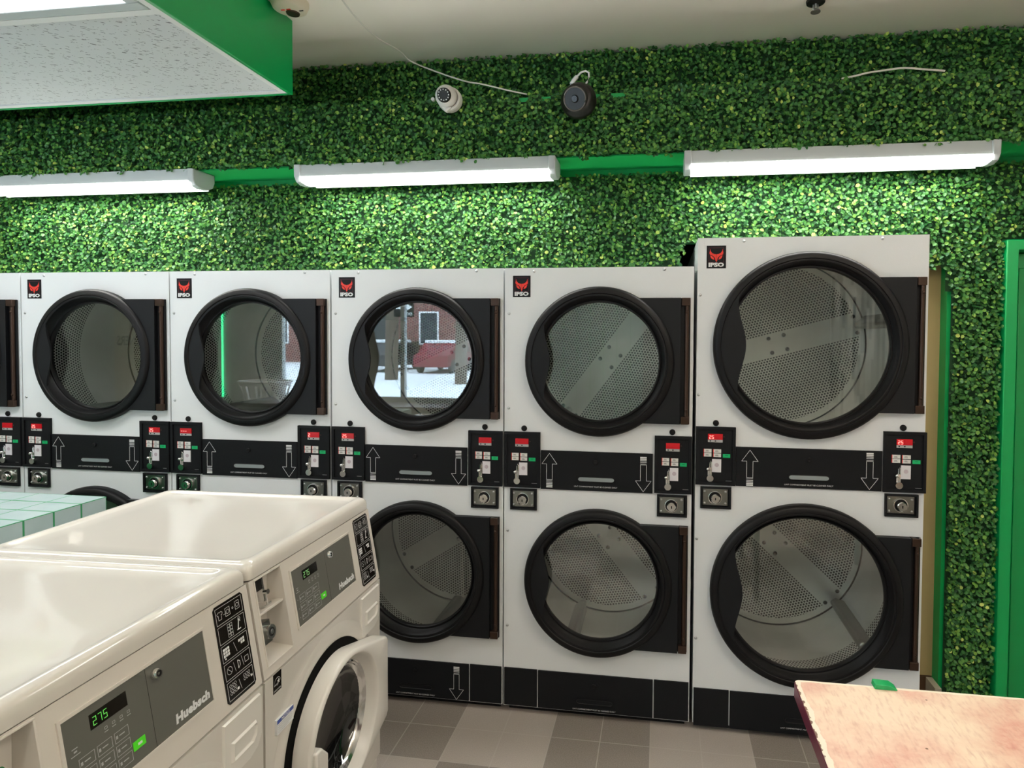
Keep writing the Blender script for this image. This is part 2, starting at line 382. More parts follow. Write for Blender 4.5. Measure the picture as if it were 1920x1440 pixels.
# ------------------------------------------------------------------ room shell
def sbox(name, mat, *b, bevel=0.): return struct(MB().box(*b).build(name, mat, bevel=bevel))
sbox('floor', 'floor', -4.6, 6.2, -4.5, 1.6, -.08, 0)
sbox('ceiling', 'ceiling', -4.6, 6.2, -4.5, 1.6, 2.955, 3.05)
wb = MB(); wb.box(-4.5, -.83, .24, .29, 0, 1.985); wb.box(-4.5, 3.18, .24, .29, 1.985, 2.955); wb.box(3.18, 4.312, .24, .29, 2.085, 2.955)
wb.box(4.312, 4.57, .24, .34, 0, 2.955); wb.box(4.57, 5.44, .24, .34, 2.045, 2.955); wb.box(5.44, 6.1, .24, .34, 0, 2.955)
struct(wb.build('wall_back', 'green_paint'))
sbox('wall_service', 'dark', -4.5, 6.1, 1.5, 1.56, 0, 2.955)
sbox('wall_right', 'cream_wall', 6.1, 6.16, -4.5, 1.5, 0, 2.955)
sbox('wall_left', 'backwall', -4.56, -4.5, -4.5, 1.5, 0, 2.955)
wf = MB(); wf.box(-4.5, -1.68, -4.56, -4.46, 0, 2.955); wf.box(1.25, 6.1, -4.56, -4.46, 0, 2.955); wf.box(-1.68, 1.25, -4.56, -4.46, 0, .84); wf.box(-1.68, 1.25, -4.56, -4.46, 2.65, 2.955)
struct(wf.build('wall_front', 'backwall'))
# bulkhead box that the strip lights hang under
bk = MB(); bk.m = 0; bk.box(-4.5, 6.1, .036, .24, 2.425, 2.690); struct(bk.build('trim_1', 'green_soffit'))
# recess beside the big dryer: plywood, return wall, timber base
ply = MB().box(4.144, 4.318, .30, .318, .155, 2.084).build('plywood_filler', 'ply'); tag(ply, 'narrow bare plywood strip between the tall dryer and the green wall', 'plywood strip')
rb = MB().box(4.150, 4.318, .295, .335, 0, .150).build('timber_block', 'brown'); tag(rb, 'dark brown timber block on the floor under the plywood strip', 'timber block')
bb = MB().box(4.285, 4.312, .205, .295, 0, .150).build('baseboard_right', 'baseb'); struct(bb)
# window
wn = MB(); wn.frame(-1.68, 1.25, .84, 2.65, .06, -4.55, -4.47); wn.box(-.05, .0, -4.55, -4.47, .9, 2.59); wf_ = struct(wn.build('window_1', 'housing', bevel=.004))
MB().box(-1.62, 1.19, -4.515, -4.509, .9, 2.59).build('window_glass', 'winglass', wf_)
MB().box(-2.1, 1.35, -4.46, -4.0, .80, .84).build('window_sill', 'counter', wf_)
# door on the right
df = MB(); df.prism([(4.515, 0), (4.515, 2.070), (5.47, 2.070), (5.47, 0), (5.43, 0), (5.43, 2.028), (4.562, 2.028), (4.562, 0)], .185, .335)
dfo = struct(df.build('door_1', 'green_paint', bevel=.004))
dp = MB(); dp.box(4.566, 5.426, .262, .305, .005, 2.022); dp.box(4.60, 5.39, .255, .262, .10, 1.96); dpo = dp.build('door_panel', 'green_door', dfo, bevel=.006)
MB().cyl((5.34, .262, 1.0), .028, -.055, 0).build('door_knob', 'chrome', dfo, bevel=.006)
# ------------------------------------------------------------------ hedge cladding
def leaves(name, patches, label, dens=11500, depth=.036, keep=None):
    V = []; Fq = []; A = []; BV = []; n_leaf = 0
    for (o, u, v, n, lu, lv, edge) in patches:
        k = int(dens*lu*lv); o, u, v, n = map(np.array, (o, u, v, n))
        a = rng.random(k)*lu; b = rng.random(k)*lv
        jit = edge*(np.sin(a*37)+np.sin(a*91+2)+np.sin(a*17+1))/3 if edge else 0
        b = np.where(b < .03, b+jit, b)
        d = depth*rng.random(k)**.8
        if keep is not None:
            pos = o+np.outer(a, u)+np.outer(b, v); msk = keep(pos); a, b, d = a[msk], b[msk], d[msk]; k = len(a)
        gu, gv = np.meshgrid(np.arange(0, lu, .02), np.arange(0, lv, .02)); gu = gu.ravel(); gv = gv.ravel(); gc = o+np.outer(gu+.01, u)+np.outer(gv+.01, v)
        gm = keep(gc) if keep is not None else np.ones(len(gu), bool); gu, gv = gu[gm], gv[gm]
        if lv > .05: BV.append(np.stack([o+np.outer(np.minimum(gu+p_*.02, lu), u)+np.outer(np.minimum(gv+q_*.02, lv), v)+n*.003 for p_, q_ in ((0, 0), (1, 0), (1, 1), (0, 1))], 1).reshape(-1, 3))
        c = o+np.outer(a, u)+np.outer(b, v)+np.outer(d+.007, n)
        L = .0125+.0075*rng.random(k); W = L*(.36+.10*rng.random(k))
        nn = n+rng.normal(0, .50, (k, 3)); nn += np.array([0, 0, .35]); nn /= np.linalg.norm(nn, axis=1)[:, None]
        t = rng.normal(0, 1, (k, 3)); t -= nn*(t*nn).sum(1)[:, None]; t /= np.linalg.norm(t, axis=1)[:, None]
        s = np.cross(nn, t); cup = L*(.10+.2*rng.random(k))
        def pt(x, y, z): return c+t*(L*x)[:, None]+s*(W*y)[:, None]+nn*(cup*z)[:, None]
        one = np.ones(k)
        P6 = np.stack([pt(-.5*one, 0*one, 0*one), pt(-.22*one, one*.85, one), pt(.25*one, one*.95, one), pt(.5*one, 0*one, .25*one), pt(.25*one, -one*.95, one), pt(-.22*one, -one*.85, one)], 1)
        base = len(V)and sum(x.shape[0] for x in V) or 0
        V.append(P6.reshape(-1, 3)); idx = base+np.arange(k)[:, None]*6
        Fq.append(np.stack([idx+np.array([0, 1, 2, 3]), idx+np.array([0, 3, 4, 5])], 1).reshape(-1, 4))
        cl = np.sin(c[:, 0]*23+c[:, 2]*31)*.5+np.sin(c[:, 0]*57-c[:, 2]*43+1.3)*.5
        val = .45+.15*rng.normal(0, 1, k)+.06*cl+.35*(d/depth-.5); hi = rng.random(k) < .02; val = np.where(hi, .78+.2*rng.random(k), val)  # random leaf tones, paler outward; the few brightest leaves are painted highlights
        A.append(np.repeat(np.clip(val, 0, 1), 6))
    V = np.concatenate(V); Fq = np.concatenate(Fq); A = np.concatenate(A); nl = len(Fq)
    BV = np.concatenate(BV); Fq = np.concatenate([Fq, len(V)+np.arange(len(BV)).reshape(-1, 4)]); V = np.concatenate([V, BV]); A = np.concatenate([A, np.zeros(len(BV))])
    me = bpy.data.meshes.new(name); me.vertices.add(len(V)); me.vertices.foreach_set('co', V.ravel().astype(np.float32))
    me.loops.add(Fq.size); me.loops.foreach_set('vertex_index', Fq.ravel().astype(np.int32))
    me.polygons.add(len(Fq)); me.polygons.foreach_set('loop_start', (np.arange(len(Fq))*4).astype(np.int32))
    at = me.attributes.new('leafvar', 'FLOAT', 'POINT'); at.data.foreach_set('value', A.astype(np.float32))
    me.update(calc_edges=True); me.materials.append(M['leaf']); me.materials.append(M['hmat']); me.polygons.foreach_set('material_index', [0]*nl+[1]*(len(Fq)-nl))
    me.polygons.foreach_set('use_smooth', [True]*len(me.polygons))
    o = bpy.data.objects.new(name, me); COL.objects.link(o)
    return tag(o, label, 'artificial hedge', kind='stuff')
X, Y_, Z = (1, 0, 0), (0, 1, 0), (0, 0, 1); FY = (0, -1, 0); Zm = (0, 0, -1)
def keep_low(p):
    hole = (p[:, 0] > 3.185) & (p[:, 0] < 3.235) & (p[:, 2] < 2.035+.02*np.sin(p[:, 0]*300))
    low = (p[:, 0] < 3.245) & (p[:, 2] < 1.972+.0*p[:, 0]); big = (p[:, 0] >= 3.2) & (p[:, 0] < 4.150) & (p[:, 2] < 2.08)
    fill = (p[:, 0] >= 4.150) & (p[:, 0] < 4.30) & (p[:, 2] < 1.93-.35*(p[:, 0]-4.15)+.02*np.sin(p[:, 0]*90)+(p[:, 0] > 4.21)*.07)
    col = (p[:, 0] > 4.515) & (p[:, 0] < 5.47) & (p[:, 2] < 2.085)
    return ~(hole | low | big | fill | col)
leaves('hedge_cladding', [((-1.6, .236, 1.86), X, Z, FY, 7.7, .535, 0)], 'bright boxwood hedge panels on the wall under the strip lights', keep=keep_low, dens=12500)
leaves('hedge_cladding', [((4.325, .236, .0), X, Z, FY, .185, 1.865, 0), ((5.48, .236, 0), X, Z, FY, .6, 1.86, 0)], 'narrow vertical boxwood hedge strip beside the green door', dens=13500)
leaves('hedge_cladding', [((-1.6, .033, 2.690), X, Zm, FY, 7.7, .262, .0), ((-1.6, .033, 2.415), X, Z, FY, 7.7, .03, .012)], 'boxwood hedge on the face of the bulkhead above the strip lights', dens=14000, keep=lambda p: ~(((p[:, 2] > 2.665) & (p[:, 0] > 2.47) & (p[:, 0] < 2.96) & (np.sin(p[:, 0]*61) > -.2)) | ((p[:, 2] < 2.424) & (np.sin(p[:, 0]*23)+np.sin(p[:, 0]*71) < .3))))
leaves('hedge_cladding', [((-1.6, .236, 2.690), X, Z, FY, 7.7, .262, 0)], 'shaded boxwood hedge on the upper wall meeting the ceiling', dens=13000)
# ------------------------------------------------------------------ strip lights
def strip_light(x0, x1, label):
    t = thing('strip_light', label, 'ceiling lamp', ((x0+x1)/2, .05, 2.34), 'strip lights under the bulkhead')
    off = Vector(t.location)
    def B(mb, name, mats, bevel=0.):
        mb.v = [tuple(Vector(v)-off) for v in mb.v]; return mb.build(name, mats, t, bevel)
    ya, yb = -.012, .125
    def sec(mb, x0, x1, prof):
        n = len(prof); vs_ = [(x0, *p) for p in prof]+[(x1, *p) for p in prof]
        mb.add(vs_, [list(range(n))[::-1], [n+i for i in range(n)]]+[(i, (i+1) % n, (i+1) % n+n, i+n) for i in range(n)])
    h = MB(); sec(h, x0+.03, x1-.03, [(ya+.010, 2.425), (yb, 2.425), (yb, 2.350), (yb-.006, 2.350), (yb-.006, 2.370), (ya+.003, 2.370)]); B(h, 'housing', 'housing')
    d = MB(); sec(d, x0+.03, x1-.03, [(ya+.002, 2.370), (yb-.007, 2.370), (yb-.012, 2.358), (yb-.04, 2.348), (ya+.05, 2.344), (ya+.014, 2.347), (ya+.003, 2.353), (ya+.001, 2.360), (ya+.001, 2.369)]); B(d, 'diffuser', 'led')
    for (a, b_) in ((x0, x0+.03), (x1-.03, x1)):
        e = MB(); sec(e, a, b_, [(ya-.002, 2.425), (yb+.002, 2.425), (yb+.002, 2.388), (yb-.01, 2.360), (yb-.04, 2.345), (ya+.05, 2.341), (ya+.016, 2.350), (ya+.0, 2.372)]); B(e, 'end_cap', 'housing', .004)
    return t
strip_light(3.187, 4.385, 'LED strip light nearest the green door, glowing under the bulkhead')
strip_light(1.452, 2.648, 'LED strip light under the bulkhead in the middle of the wall')
strip_light(-.248, .950, 'LED strip light cut off by the left edge of the photo')
# ------------------------------------------------------------------ dropped ceiling box with tiles and troffer
cb = thing('dropped_ceiling_box', 'dropped green edged ceiling box with white speckled tiles above the washers', 'ceiling box', (-.2, -1.9, 2.65))
def CB(mb, name, mats, bevel=0., par=None):
    mb.v = [tuple(Vector(v)-Vector((-.2, -1.9, 2.65))) for v in mb.v]; return mb.build(name, mats, par or cb, bevel)
fr = MB(); fr.box(1.565, 1.580, -3.6, -.211, 2.650, 2.953); fr.box(-2.0, 1.565, -.226, -.211, 2.650, 2.953); fr.box(-2.0, 1.565, -3.6, -3.585, 2.65, 2.953); fr.box(-2.0, -1.985, -3.585, -.226, 2.65, 2.953)
CB(fr, 'side_panels', 'green_door', .002)
gr = MB(); gr.box(1.540, 1.565, -3.585, -.226, 2.652, 2.658); gr.box(-1.985, 1.54, -.250, -.226, 2.652, 2.658)
for yy in (-.860, -1.490, -2.120, -2.75): gr.box(-1.985, 1.54, yy-.014, yy+.014, 2.652, 2.658)
for xx in (.06, -1.2): gr.box(xx-.012, xx+.012, -3.585, -.25, 2.653, 2.657)
CB(gr, 'grid_trim', 'trim')
for (ya, yb) in ((-.846, -.250), (-2.106, -1.504), (-2.736, -2.134), (-3.585, -2.764)):
    for (xa, xb) in ((.072, 1.54), (-1.188, .048), (-1.985, -1.212)):
        CB(MB().box(xa, xb, ya, yb, 2.6575, 2.672), 'ceiling_tile', 'acoustic')
cb['category'] = 'ceiling box'
def troffer(xa, xb, ya, yb, label, mat='trof', z=2.655):
    t = thing('troffer_light', label, 'ceiling lamp', ((xa+xb)/2, (ya+yb)/2, z), 'square lamps set in the dropped ceiling'); o = Vector(t.location)
    f = MB(); f.box(xa, xb, ya, ya+.04, z-.004, z+.03); f.box(xa, xb, yb-.04, yb, z-.004, z+.03); f.box(xa, xa+.04, ya+.04, yb-.04, z-.004, z+.03); f.box(xb-.04, xb, ya+.04, yb-.04, z-.004, z+.03)
    f.v = [tuple(Vector(v)-o) for v in f.v]; f.build('lamp_frame', 'housing', t, .003)
    l = MB().box(xa+.04, xb-.04, ya+.04, yb-.04, z+.004, z+.03); l.v = [tuple(Vector(v)-o) for v in l.v]; l.build('lens', mat, t)
    return t
troffer(.30, 1.535, -1.474, -.876, 'bright lamp panel in the dropped ceiling box at top left')
troffer(-1.18, .05, -1.474, -.876, 'lamp panel of the dropped ceiling box beyond the left frame edge')
def tube_lamp(cx, cy, ln, label, ax='y'):  # out of view; hung low to light the ceiling, most added as fill
    z = 2.66; t = thing('unseen_tube_lamp', label, 'ceiling lamp', (cx, cy, z), 'warm tube lamps hung from the ceiling'); hx, hy = (.03, ln/2) if ax == 'y' else (ln/2, .03)
    MB().box(-hx, hx, -hy, hy, -.03, .03).build('housing', 'housing', t, .006)
    for sgn in (-1, 1):
        p0, p1 = ((sgn*.06, -ln/2+.02, 0), (sgn*.06, ln/2-.02, 0)) if ax == 'y' else ((-ln/2+.02, sgn*.06, 0), (ln/2-.02, sgn*.06, 0))
        MB().tube([p0, p1], .019, 14).build('tube', 'warm', t)
        q = (0, sgn*(ln/2-.12)) if ax == 'y' else (sgn*(ln/2-.12), 0)
        MB().cyl((*q, 0), .004, .03, 2.955-z, 8, 'z').build('hanger_rod', 'zinc', t)
        e = MB(); e.box(*((-.085, .085, sgn*ln/2-.015, sgn*ln/2+.015) if ax == 'y' else (sgn*ln/2-.015, sgn*ln/2+.015, -.085, .085)), -.028, .028); e.build('tube_holder', 'housing', t, .004)
tube_lamp(3.9, -1.75, 1.2, 'warm ceiling tube lamp over the folding table'); tube_lamp(2.5, -3.3, 1.2, 'warm ceiling tube lamp behind the washers'); tube_lamp(5.3, -2.2, 1.2, 'added unseen warm fill lamp by the right wall'); tube_lamp(-3.2, -2.6, 1.2, 'added unseen warm fill lamp over the left end of the room'); tube_lamp(-.6, -4.0, 1.2, 'added unseen warm fill lamp along the front window', 'x')
# ------------------------------------------------------------------ dryers
SEG = {'0': 'abcdef', '1': 'bc', '2': 'abged', '3': 'abgcd', '4': 'fgbc', '5': 'afgcd', '6': 'afgedc', '7': 'abc', '8': 'abcdefg', '9': 'abcdfg', '-': 'g', '.': ''}
def digits(mb, s, x, z, y, w, h, gap, t, sgn=1):
    for ch in s:
        for k in SEG.get(ch, ''):
            q = {'a': (0, w, h-t, h), 'd': (0, w, 0, t), 'g': (0, w, h/2-t/2, h/2+t/2), 'b': (w-t, w, h/2, h), 'c': (w-t, w, 0, h/2), 'f': (0, t, h/2, h), 'e': (0, t, 0, h/2)}[k]
            a, b = sorted((x+sgn*q[0], x+sgn*q[1])); mb.box(a, b, y-.0008, y, z+q[2], z+q[3])
        x += sgn*(w+gap)
def make_dryer(big, name, label, loc, W, H, ctlL, ctlR, band, bandz, ctlz, coinL, coinR, coinz, doors, plates, ringr, glr, drumR, drumD, arrowx, slot, txt, logo, screws, knobs, kickz, kicks):
    t = thing(name, label, 'tumble dryer', (loc[0]+W/2, .35, 0), 'stacked tumble dryers along the hedge wall')
    off = Vector((W/2, .35, 0))
    def B(mb, nm, mats, par=None, bevel=0., loc=None, **k):
        if par is None:
            mb.v = [tuple(Vector(v)-off) for v in mb.v]
            return mb.build(nm, mats, t, bevel, loc=(Vector(loc)-off) if loc else None, **k)
        o = Vector(par['o']); mb.v = [tuple(Vector(v)-o) for v in mb.v]
        return mb.build(nm, mats, par, bevel, loc=(Vector(loc)-o) if loc else None, **k)
    def R(mb, nm, mats, c, bevel=0., **k):                    # part whose origin sits at c
        o = B(mb, nm, mats, None, bevel, loc=c, **k); o['o'] = list(c); return o
    zm = (bandz[0]+bandz[1])/2; (ux, uz), (lx, lz) = doors
    c = MB(); g = .0025; c.plate_hole(g, W-g, .033, zm, lx, lz, ringr-.03, 0, 96); c.plate_hole(g, W-g, zm, H, ux, uz, ringr-.03, 0, 96)
    c.add([(g, 0, .033), (g, 1.05, .033), (g, 1.05, H), (g, 0, H)], [(0, 1, 2, 3)]); c.add([(W-g, 0, .033), (W-g, 1.05, .033), (W-g, 1.05, H), (W-g, 0, H)], [(0, 1, 2, 3)])
    c.add([(g, 0, H), (W-g, 0, H), (W-g, 1.05, H), (g, 1.05, H)], [(0, 1, 2, 3)]); c.add([(g, 1.05, .033), (W-g, 1.05, .033), (W-g, 1.05, H), (g, 1.05, H)], [(0, 1, 2, 3)])
    c.add([(g, 0, .033), (W-g, 0, .033), (W-g, 1.05, .033), (g, 1.05, .033)], [(0, 1, 2, 3)])
    B(c, 'cabinet', 'enamel')
    B(MB().box(.02, W-.02, .035, 1.0, 0, .033), 'plinth', 'blackpanel')
    for (sx, sz) in screws: B(MB().dome((sx, 0, sz), .0062, -.004), 'screw', 'zinc')
    for (sx, sz) in knobs: B(MB().lathe([(.0125, 0), (.0125, -.004), (.010, -.007), (.005, -.008), (.0001, -.008)], (sx, 0, sz), 20), 'lock_cap', 'blackring')
    # logo badge
    lg = MB(); x0, x1, z0, z1 = logo; lw = x1-x0; lh = z1-z0; cx = (x0+x1)/2
    lg.box(x0, x1, -.0015, 0, z0, z1); k = lw/450.; zt = lambda y: z1-(y-720)*lh/520
    lg.m = 1; fx = lambda x: cx+(x-1330)*k; yy = -.002
    half = [(1187, 790), (1198, 845), (1235, 890), (1280, 912), (1330, 918), (1330, 1095), (1312, 1060), (1300, 1005), (1255, 955), (1185, 928), (1170, 890), (1180, 845)]
    for sg in (1, -1):
        q = [(cx+sg*(p[0]-1330)*k+sg*.0003*(-1), zt(p[1])) for p in half]; lg.add([(a, yy, b) for a, b in q], [list(range(len(q)))])
        e = [(1185, 945), (1225, 955), (1262, 985), (1285, 1040), (1240, 1032), (1205, 1000)]
        lg.add([(cx+sg*(p[0]-1330)*k, yy, zt(p[1])) for p in e], [list(range(6))])
    lg.m = 3; lg.frame(fx(1155), fx(1505), zt(1103), zt(768), .0011, yy, -.0015)
    lg.m = 2; lg.text('IPSO', cx, zt(1200), yy, .0215*(lw/.077), .0012, 1.45, 0, 'c', 1.0, lw*.80)
    B(lg, 'logo_badge', ['blackpanel', 'red_print', 'white_print', 'maroon'])
    # doors
    for (dx, dz), pz in zip(doors, plates):
        rr = ringr; gr_ = glr; dm = MB()
        dm.lathe([(rr, -.004), (rr+.001, -.026), (rr-.004, -.038), (rr-.012, -.0445), (rr-.028, -.0455), (rr-.031, -.042), (rr-.034, -.0435), (rr-.040, -.041), (gr_+.016, -.010), (gr_+.010, -.006), (gr_+.008, -.010), (gr_+.003, -.010), (gr_, -.003), (gr_, .012), (gr_+.02, .02)], (dx, 0, dz), 96)
        d = R(dm, 'door', 'blackring', (dx, 0, dz), ang=50)
        pl = MB(); a = dx+.02; pr = rr-.03; ang0 = math.asin(min(.99, (pz[1]-dz)/pr)); pts = []
        a1 = -math.asin(min(.99, (dz-pz[0])/pr))
        for i in range(17):
            q = ang0+(a1-ang0)*i/16; pts.append((dx+pr*math.cos(q), dz+pr*math.sin(q)))
        pts += [(W-.055, pz[0]), (W-.055, pz[1])]
        pl.prism(pts, -.030, -.003); B(pl, 'hinge_plate', 'black', d, .0015)
        hg = MB(); hg.box(W-.0545, W-.016, -.012, -.002, pz[0]+.0, pz[1]); B(hg, 'hinge_leaf', 'blackring', d)
        rod = MB(); rod.cyl((W-.030, -.016, 0), .009, pz[0], pz[1], 12, 'z')
        for zz in (pz[0]+.06, pz[1]-.06): rod.dome((W-.030, -.0245, zz), .006, -.004)
        rod.box(W-.052, W-.018, -.029, -.004, pz[1]-.032, pz[1]); rod.box(W-.052, W-.018, -.029, -.004, pz[0], pz[0]+.032)
        B(rod, 'hinge', 'hinge', d, .0015)
        gl = MB().cyl((dx, 0, dz), gr_+.002, .001, .005, 64); B(gl, 'window_glass', 'glass', d)
        hd = MB(); n = 24; A0 = math.radians(141); A1 = math.radians(219); out = []; ro = rr-.033
        for i in range(n+1):
            q = A0+(A1-A0)*i/n; out.append((dx+ro*math.cos(q), dz+ro*math.sin(q)))
        inn = []; zt_ = dz+ro*math.sin(A0); zb_ = dz-ro*math.sin(A0); xe = dx+ro*math.cos(A0); bul = .5*rr*.20
        for i in range(1, 24):
            q = i/24; zz = zb_+(zt_-zb_)*q; inn.append((xe-.006-.012*math.sin(PI*q)**.5+bul*(.5-.5*math.cos(2*PI*q))**1.4, zz))
        hd.prism(out+inn, -.0425, -.034); B(hd, 'door_handle', 'black', d, .002)
    # drums
    for i, (dx, dz) in enumerate(doors):
        cy0, cy1 = .03, drumD; mb = MB(); ctr = (dx, cy1, dz); n = 96
        mb.m = 0; mb.lathe([(drumR, .28), (drumR, cy1)], (dx, 0, dz), n); mb.lathe([(drumR, cy1), (drumR-.035, cy1)], (dx, 0, dz), n)
        mb.lathe([(glr+.02, .022), (drumR, .03), (drumR, .05)], (dx, 0, dz), n)
        mb.m = 1; mb.lathe([(drumR, .05), (drumR, .28)], (dx, 0, dz), n); mb.lathe([(drumR-.035, cy1), (.0005, cy1)], (dx, 0, dz), n)
        mb.m = 2; mb.lathe([(drumR+.001, cy1-.006), (drumR-.004, cy1-.003), (drumR-.006, cy1-.0005)], (dx, 0, dz), n)
        o = R(mb, 'drum', ['drum', 'perf', 'blackring'], ctr)
        me = o.data; uvl = me.uv_layers.new(name='UVMap')
        for p in me.polygons:
            cyl = abs(p.normal.y) < .5; base = None
            for li in p.loop_indices:
                co = me.vertices[me.loops[li].vertex_index].co
                if cyl:
                    a = math.atan2(co.z, co.x)
                    if base is None: base = a
                    while a-base > PI: a -= 2*PI
                    while a-base < -PI: a += 2*PI
                    kk = round(2*PI*drumR/.0145)*.0145/(2*PI); uvl.data[li].uv = (a*kk, co.y)
                else: uvl.data[li].uv = (co.x, co.z)
        sr = drumR-.03; sp = MB(); sp.box(dx-sr, dx+sr, cy1-.0025, cy1-.0005, dz-.060, dz+.060); B(sp, 'strap', 'drum', o)
        for (a, b) in ((-.038, .037), (.038, .037), (-.038, -.037), (.038, -.037), (sr-.012, .042), (sr-.012, -.042), (-sr+.012, .042), (-sr+.012, -.042)):
            rv = MB(); rv.lathe([(.0095, -.0025), (.0095, -.0035), (.006, -.0065), (.0001, -.0075)], (dx+a, cy1, dz+b), 14); rv.m = 1; rv.lathe([(.0125, -.0028), (.0095, -.0029)], (dx+a, cy1, dz+b), 14); B(rv, 'rivet', ['blackring', 'zinc'], o)
        for q in (0, 2*PI/3, -2*PI/3):
            lf = MB(); wd = .028; R0 = drumR-.001; hh = .075
            prof = [(-wd*1.2, 0), (-wd*.5, hh*.9), (-wd*.25, hh), (wd*.25, hh), (wd*.5, hh*.9), (wd*1.2, 0)]
            vs_ = []
            for (y, s_) in ((cy1-.03, .55), (cy1-.10, 1), (.16, 1), (.12, .8)):
                for (a, b) in prof:
                    rx = R0-b*s_; vs_.append((dx+rx*math.cos(q)-a*math.sin(q), y, dz+rx*math.sin(q)+a*math.cos(q)))
            k = 6; fs = [(j*k+m_, j*k+m_+1, (j+1)*k+m_+1, (j+1)*k+m_) for j in range(3) for m_ in range(k-1)]+[list(range(k)), [3*k+m_ for m_ in range(k)]]
            lf.add(vs_, fs); B(lf, 'lifter', 'plate', o, .006)
    # control panels
    def ctl(x0, x1, z0, z1):
        w_ = x1-x0; h_ = z1-z0; cxx = (x0+x1)/2; c0 = (cxx, 0, (z0+z1)/2)
        fx = lambda p: x0+(p-20)*w_/590; fz = lambda p: z1-(p-150)*h_/880
        m = MB(); m.frame(x0, x1, z0, z1, .012, -.012, 0); m.box(x0+.012, x1-.012, -.006, 0, z0+.012, z1-.012)
        m.m = 1; m.box(fx(470), fx(560), -.0065, -.006, fz(965), fz(960))
        p = R(m, 'control_panel', ['blackpanel', 'grey_print'], c0, .0015)
        d = MB(); d.box(fx(200), fx(418), -.0085, -.006, fz(343), fz(256)); d.m = 1; d.box(fx(200), fx(418), -.0080, -.006, fz(383), fz(346)); d.m = 2
        d.box(fx(225), fx(245), -.0083, -.008, fz(372), fz(354)); d.box(fx(300), fx(322), -.0083, -.008, fz(372), fz(354)); d.m = 3; d.cyl((fx(440), -.006, fz(300)), .003, -.002, 0, 10)
        B(d, 'display', ['red_dim', 'grey_print', 'blackpanel', 'hinge'], p); disp = p.children[-1]; disp['dg'] = [fx(218)-cxx, fz(330)-c0[2], fx(262)-fx(218), fz(270)-fz(330)]
        for (a, b, e, f) in ((145, 255, 487, 540), (145, 255, 548, 602), (287, 397, 489, 543), (287, 397, 552, 606)):
            bt = MB(); bt.box(fx(a), fx(b), -.0078, -.006, fz(f), fz(e)); bt.m = 1
            bt.box(fx(a+25), fx(b-45), -.0081, -.0078, fz(e+22), fz(e+17)); bt.box(fx(a+22), fx(b-40), -.0081, -.0078, fz(e+36), fz(e+31)); bt.m = 2; bt.box(fx(a-8), fx(a), -.0072, -.006, fz(f), fz(e))
            B(bt, 'button', ['button', 'blackpanel', 'red_print'], p)
        gb = MB(); gb.box(fx(424), fx(532), -.0078, -.006, fz(610), fz(556)); gb.m = 1; gb.box(fx(455), fx(500), -.0081, -.0078, fz(580), fz(575)); B(gb, 'start_button', ['green_btn', 'blackpanel'], p)
        st = MB(); st.box(fx(265), fx(400), -.0085, -.006, fz(835), fz(637)); st.m = 1; st.lathe([(.0001, 0), (.0085, 0)], (fx(335), -.0088, fz(725)), 20); B(st, 'price_sticker', ['sticker', 'stamp'], p)
        cs = MB(); r = .0022; loop = [(fx(228), -.010, fz(770)), (fx(232), -.010, fz(690)), (fx(243), -.010, fz(665)), (fx(256), -.010, fz(690)), (fx(252), -.010, fz(770))]
        cs.tube(loop, r, 6); cs.sphere((fx(206), -.014, fz(787)), .0085, 12, 8); cs.tube([(fx(212), -.011, fz(815)), (fx(222), -.011, fz(915))], r*1.2, 6); cs.tube([(fx(246), -.011, fz(815)), (fx(248), -.011, fz(915))], r*1.2, 6)
        cs.cyl((fx(235), -.006, fz(925)), .014, -.012, 0, 14); cs.box(fx(200), fx(262), -.010, -.006, fz(905), fz(765)); B(cs, 'coin_slot', 'chrome', p)
        return p
    ctl(*ctlL, *ctlz); ctl(*ctlR, *ctlz)
    # coin boxes
    for (a, b) in (coinL, coinR):
        z0, z1 = coinz; cxx = (a+b)/2; cz = (z0+z1)/2; w_ = b-a; h_ = z1-z0
        m = MB(); m.frame(a, b, z0, z1, .008, -.010, 0); m.box(a+.008, b-.008, -.001, .0, z0+.008, z1-.008); p = R(m, 'coin_box', 'black', (cxx, 0, cz), .001)
        pl = MB().box(a+.010, b-.014, -.004, -.001, z0+.013, z1-.009); B(pl, 'face_plate', 'plate', p, .0012); cxx -= .003
        lk = MB(); cz2 = cz+.001; lk.lathe([(.0275, -.004), (.0275, -.009), (.0245, -.0095), (.0235, -.005)], (cxx, 0, cz2), 32); lk.m = 1; lk.cyl((cxx, 0, cz2), .0235, -.0055, -.004, 24)
        lk.m = 0; lk.lathe([(.019, -.005), (.019, -.022), (.0165, -.025), (.0001, -.025)], (cxx+.001, 0, cz2-.002), 28); lk.m = 1; lk.box(cxx-.001, cxx+.003, -.0255, -.025, cz2-.007, cz2+.003)
        B(lk, 'lock', ['chrome', 'blackring'], p)
        for sx in (-1, 1):
            for sz in (-1, 1): B(MB().dome((cxx+sx*w_*.34, -.004, cz2+sz*h_*.27), .0052, -.005), 'rivet', 'zinc', p)
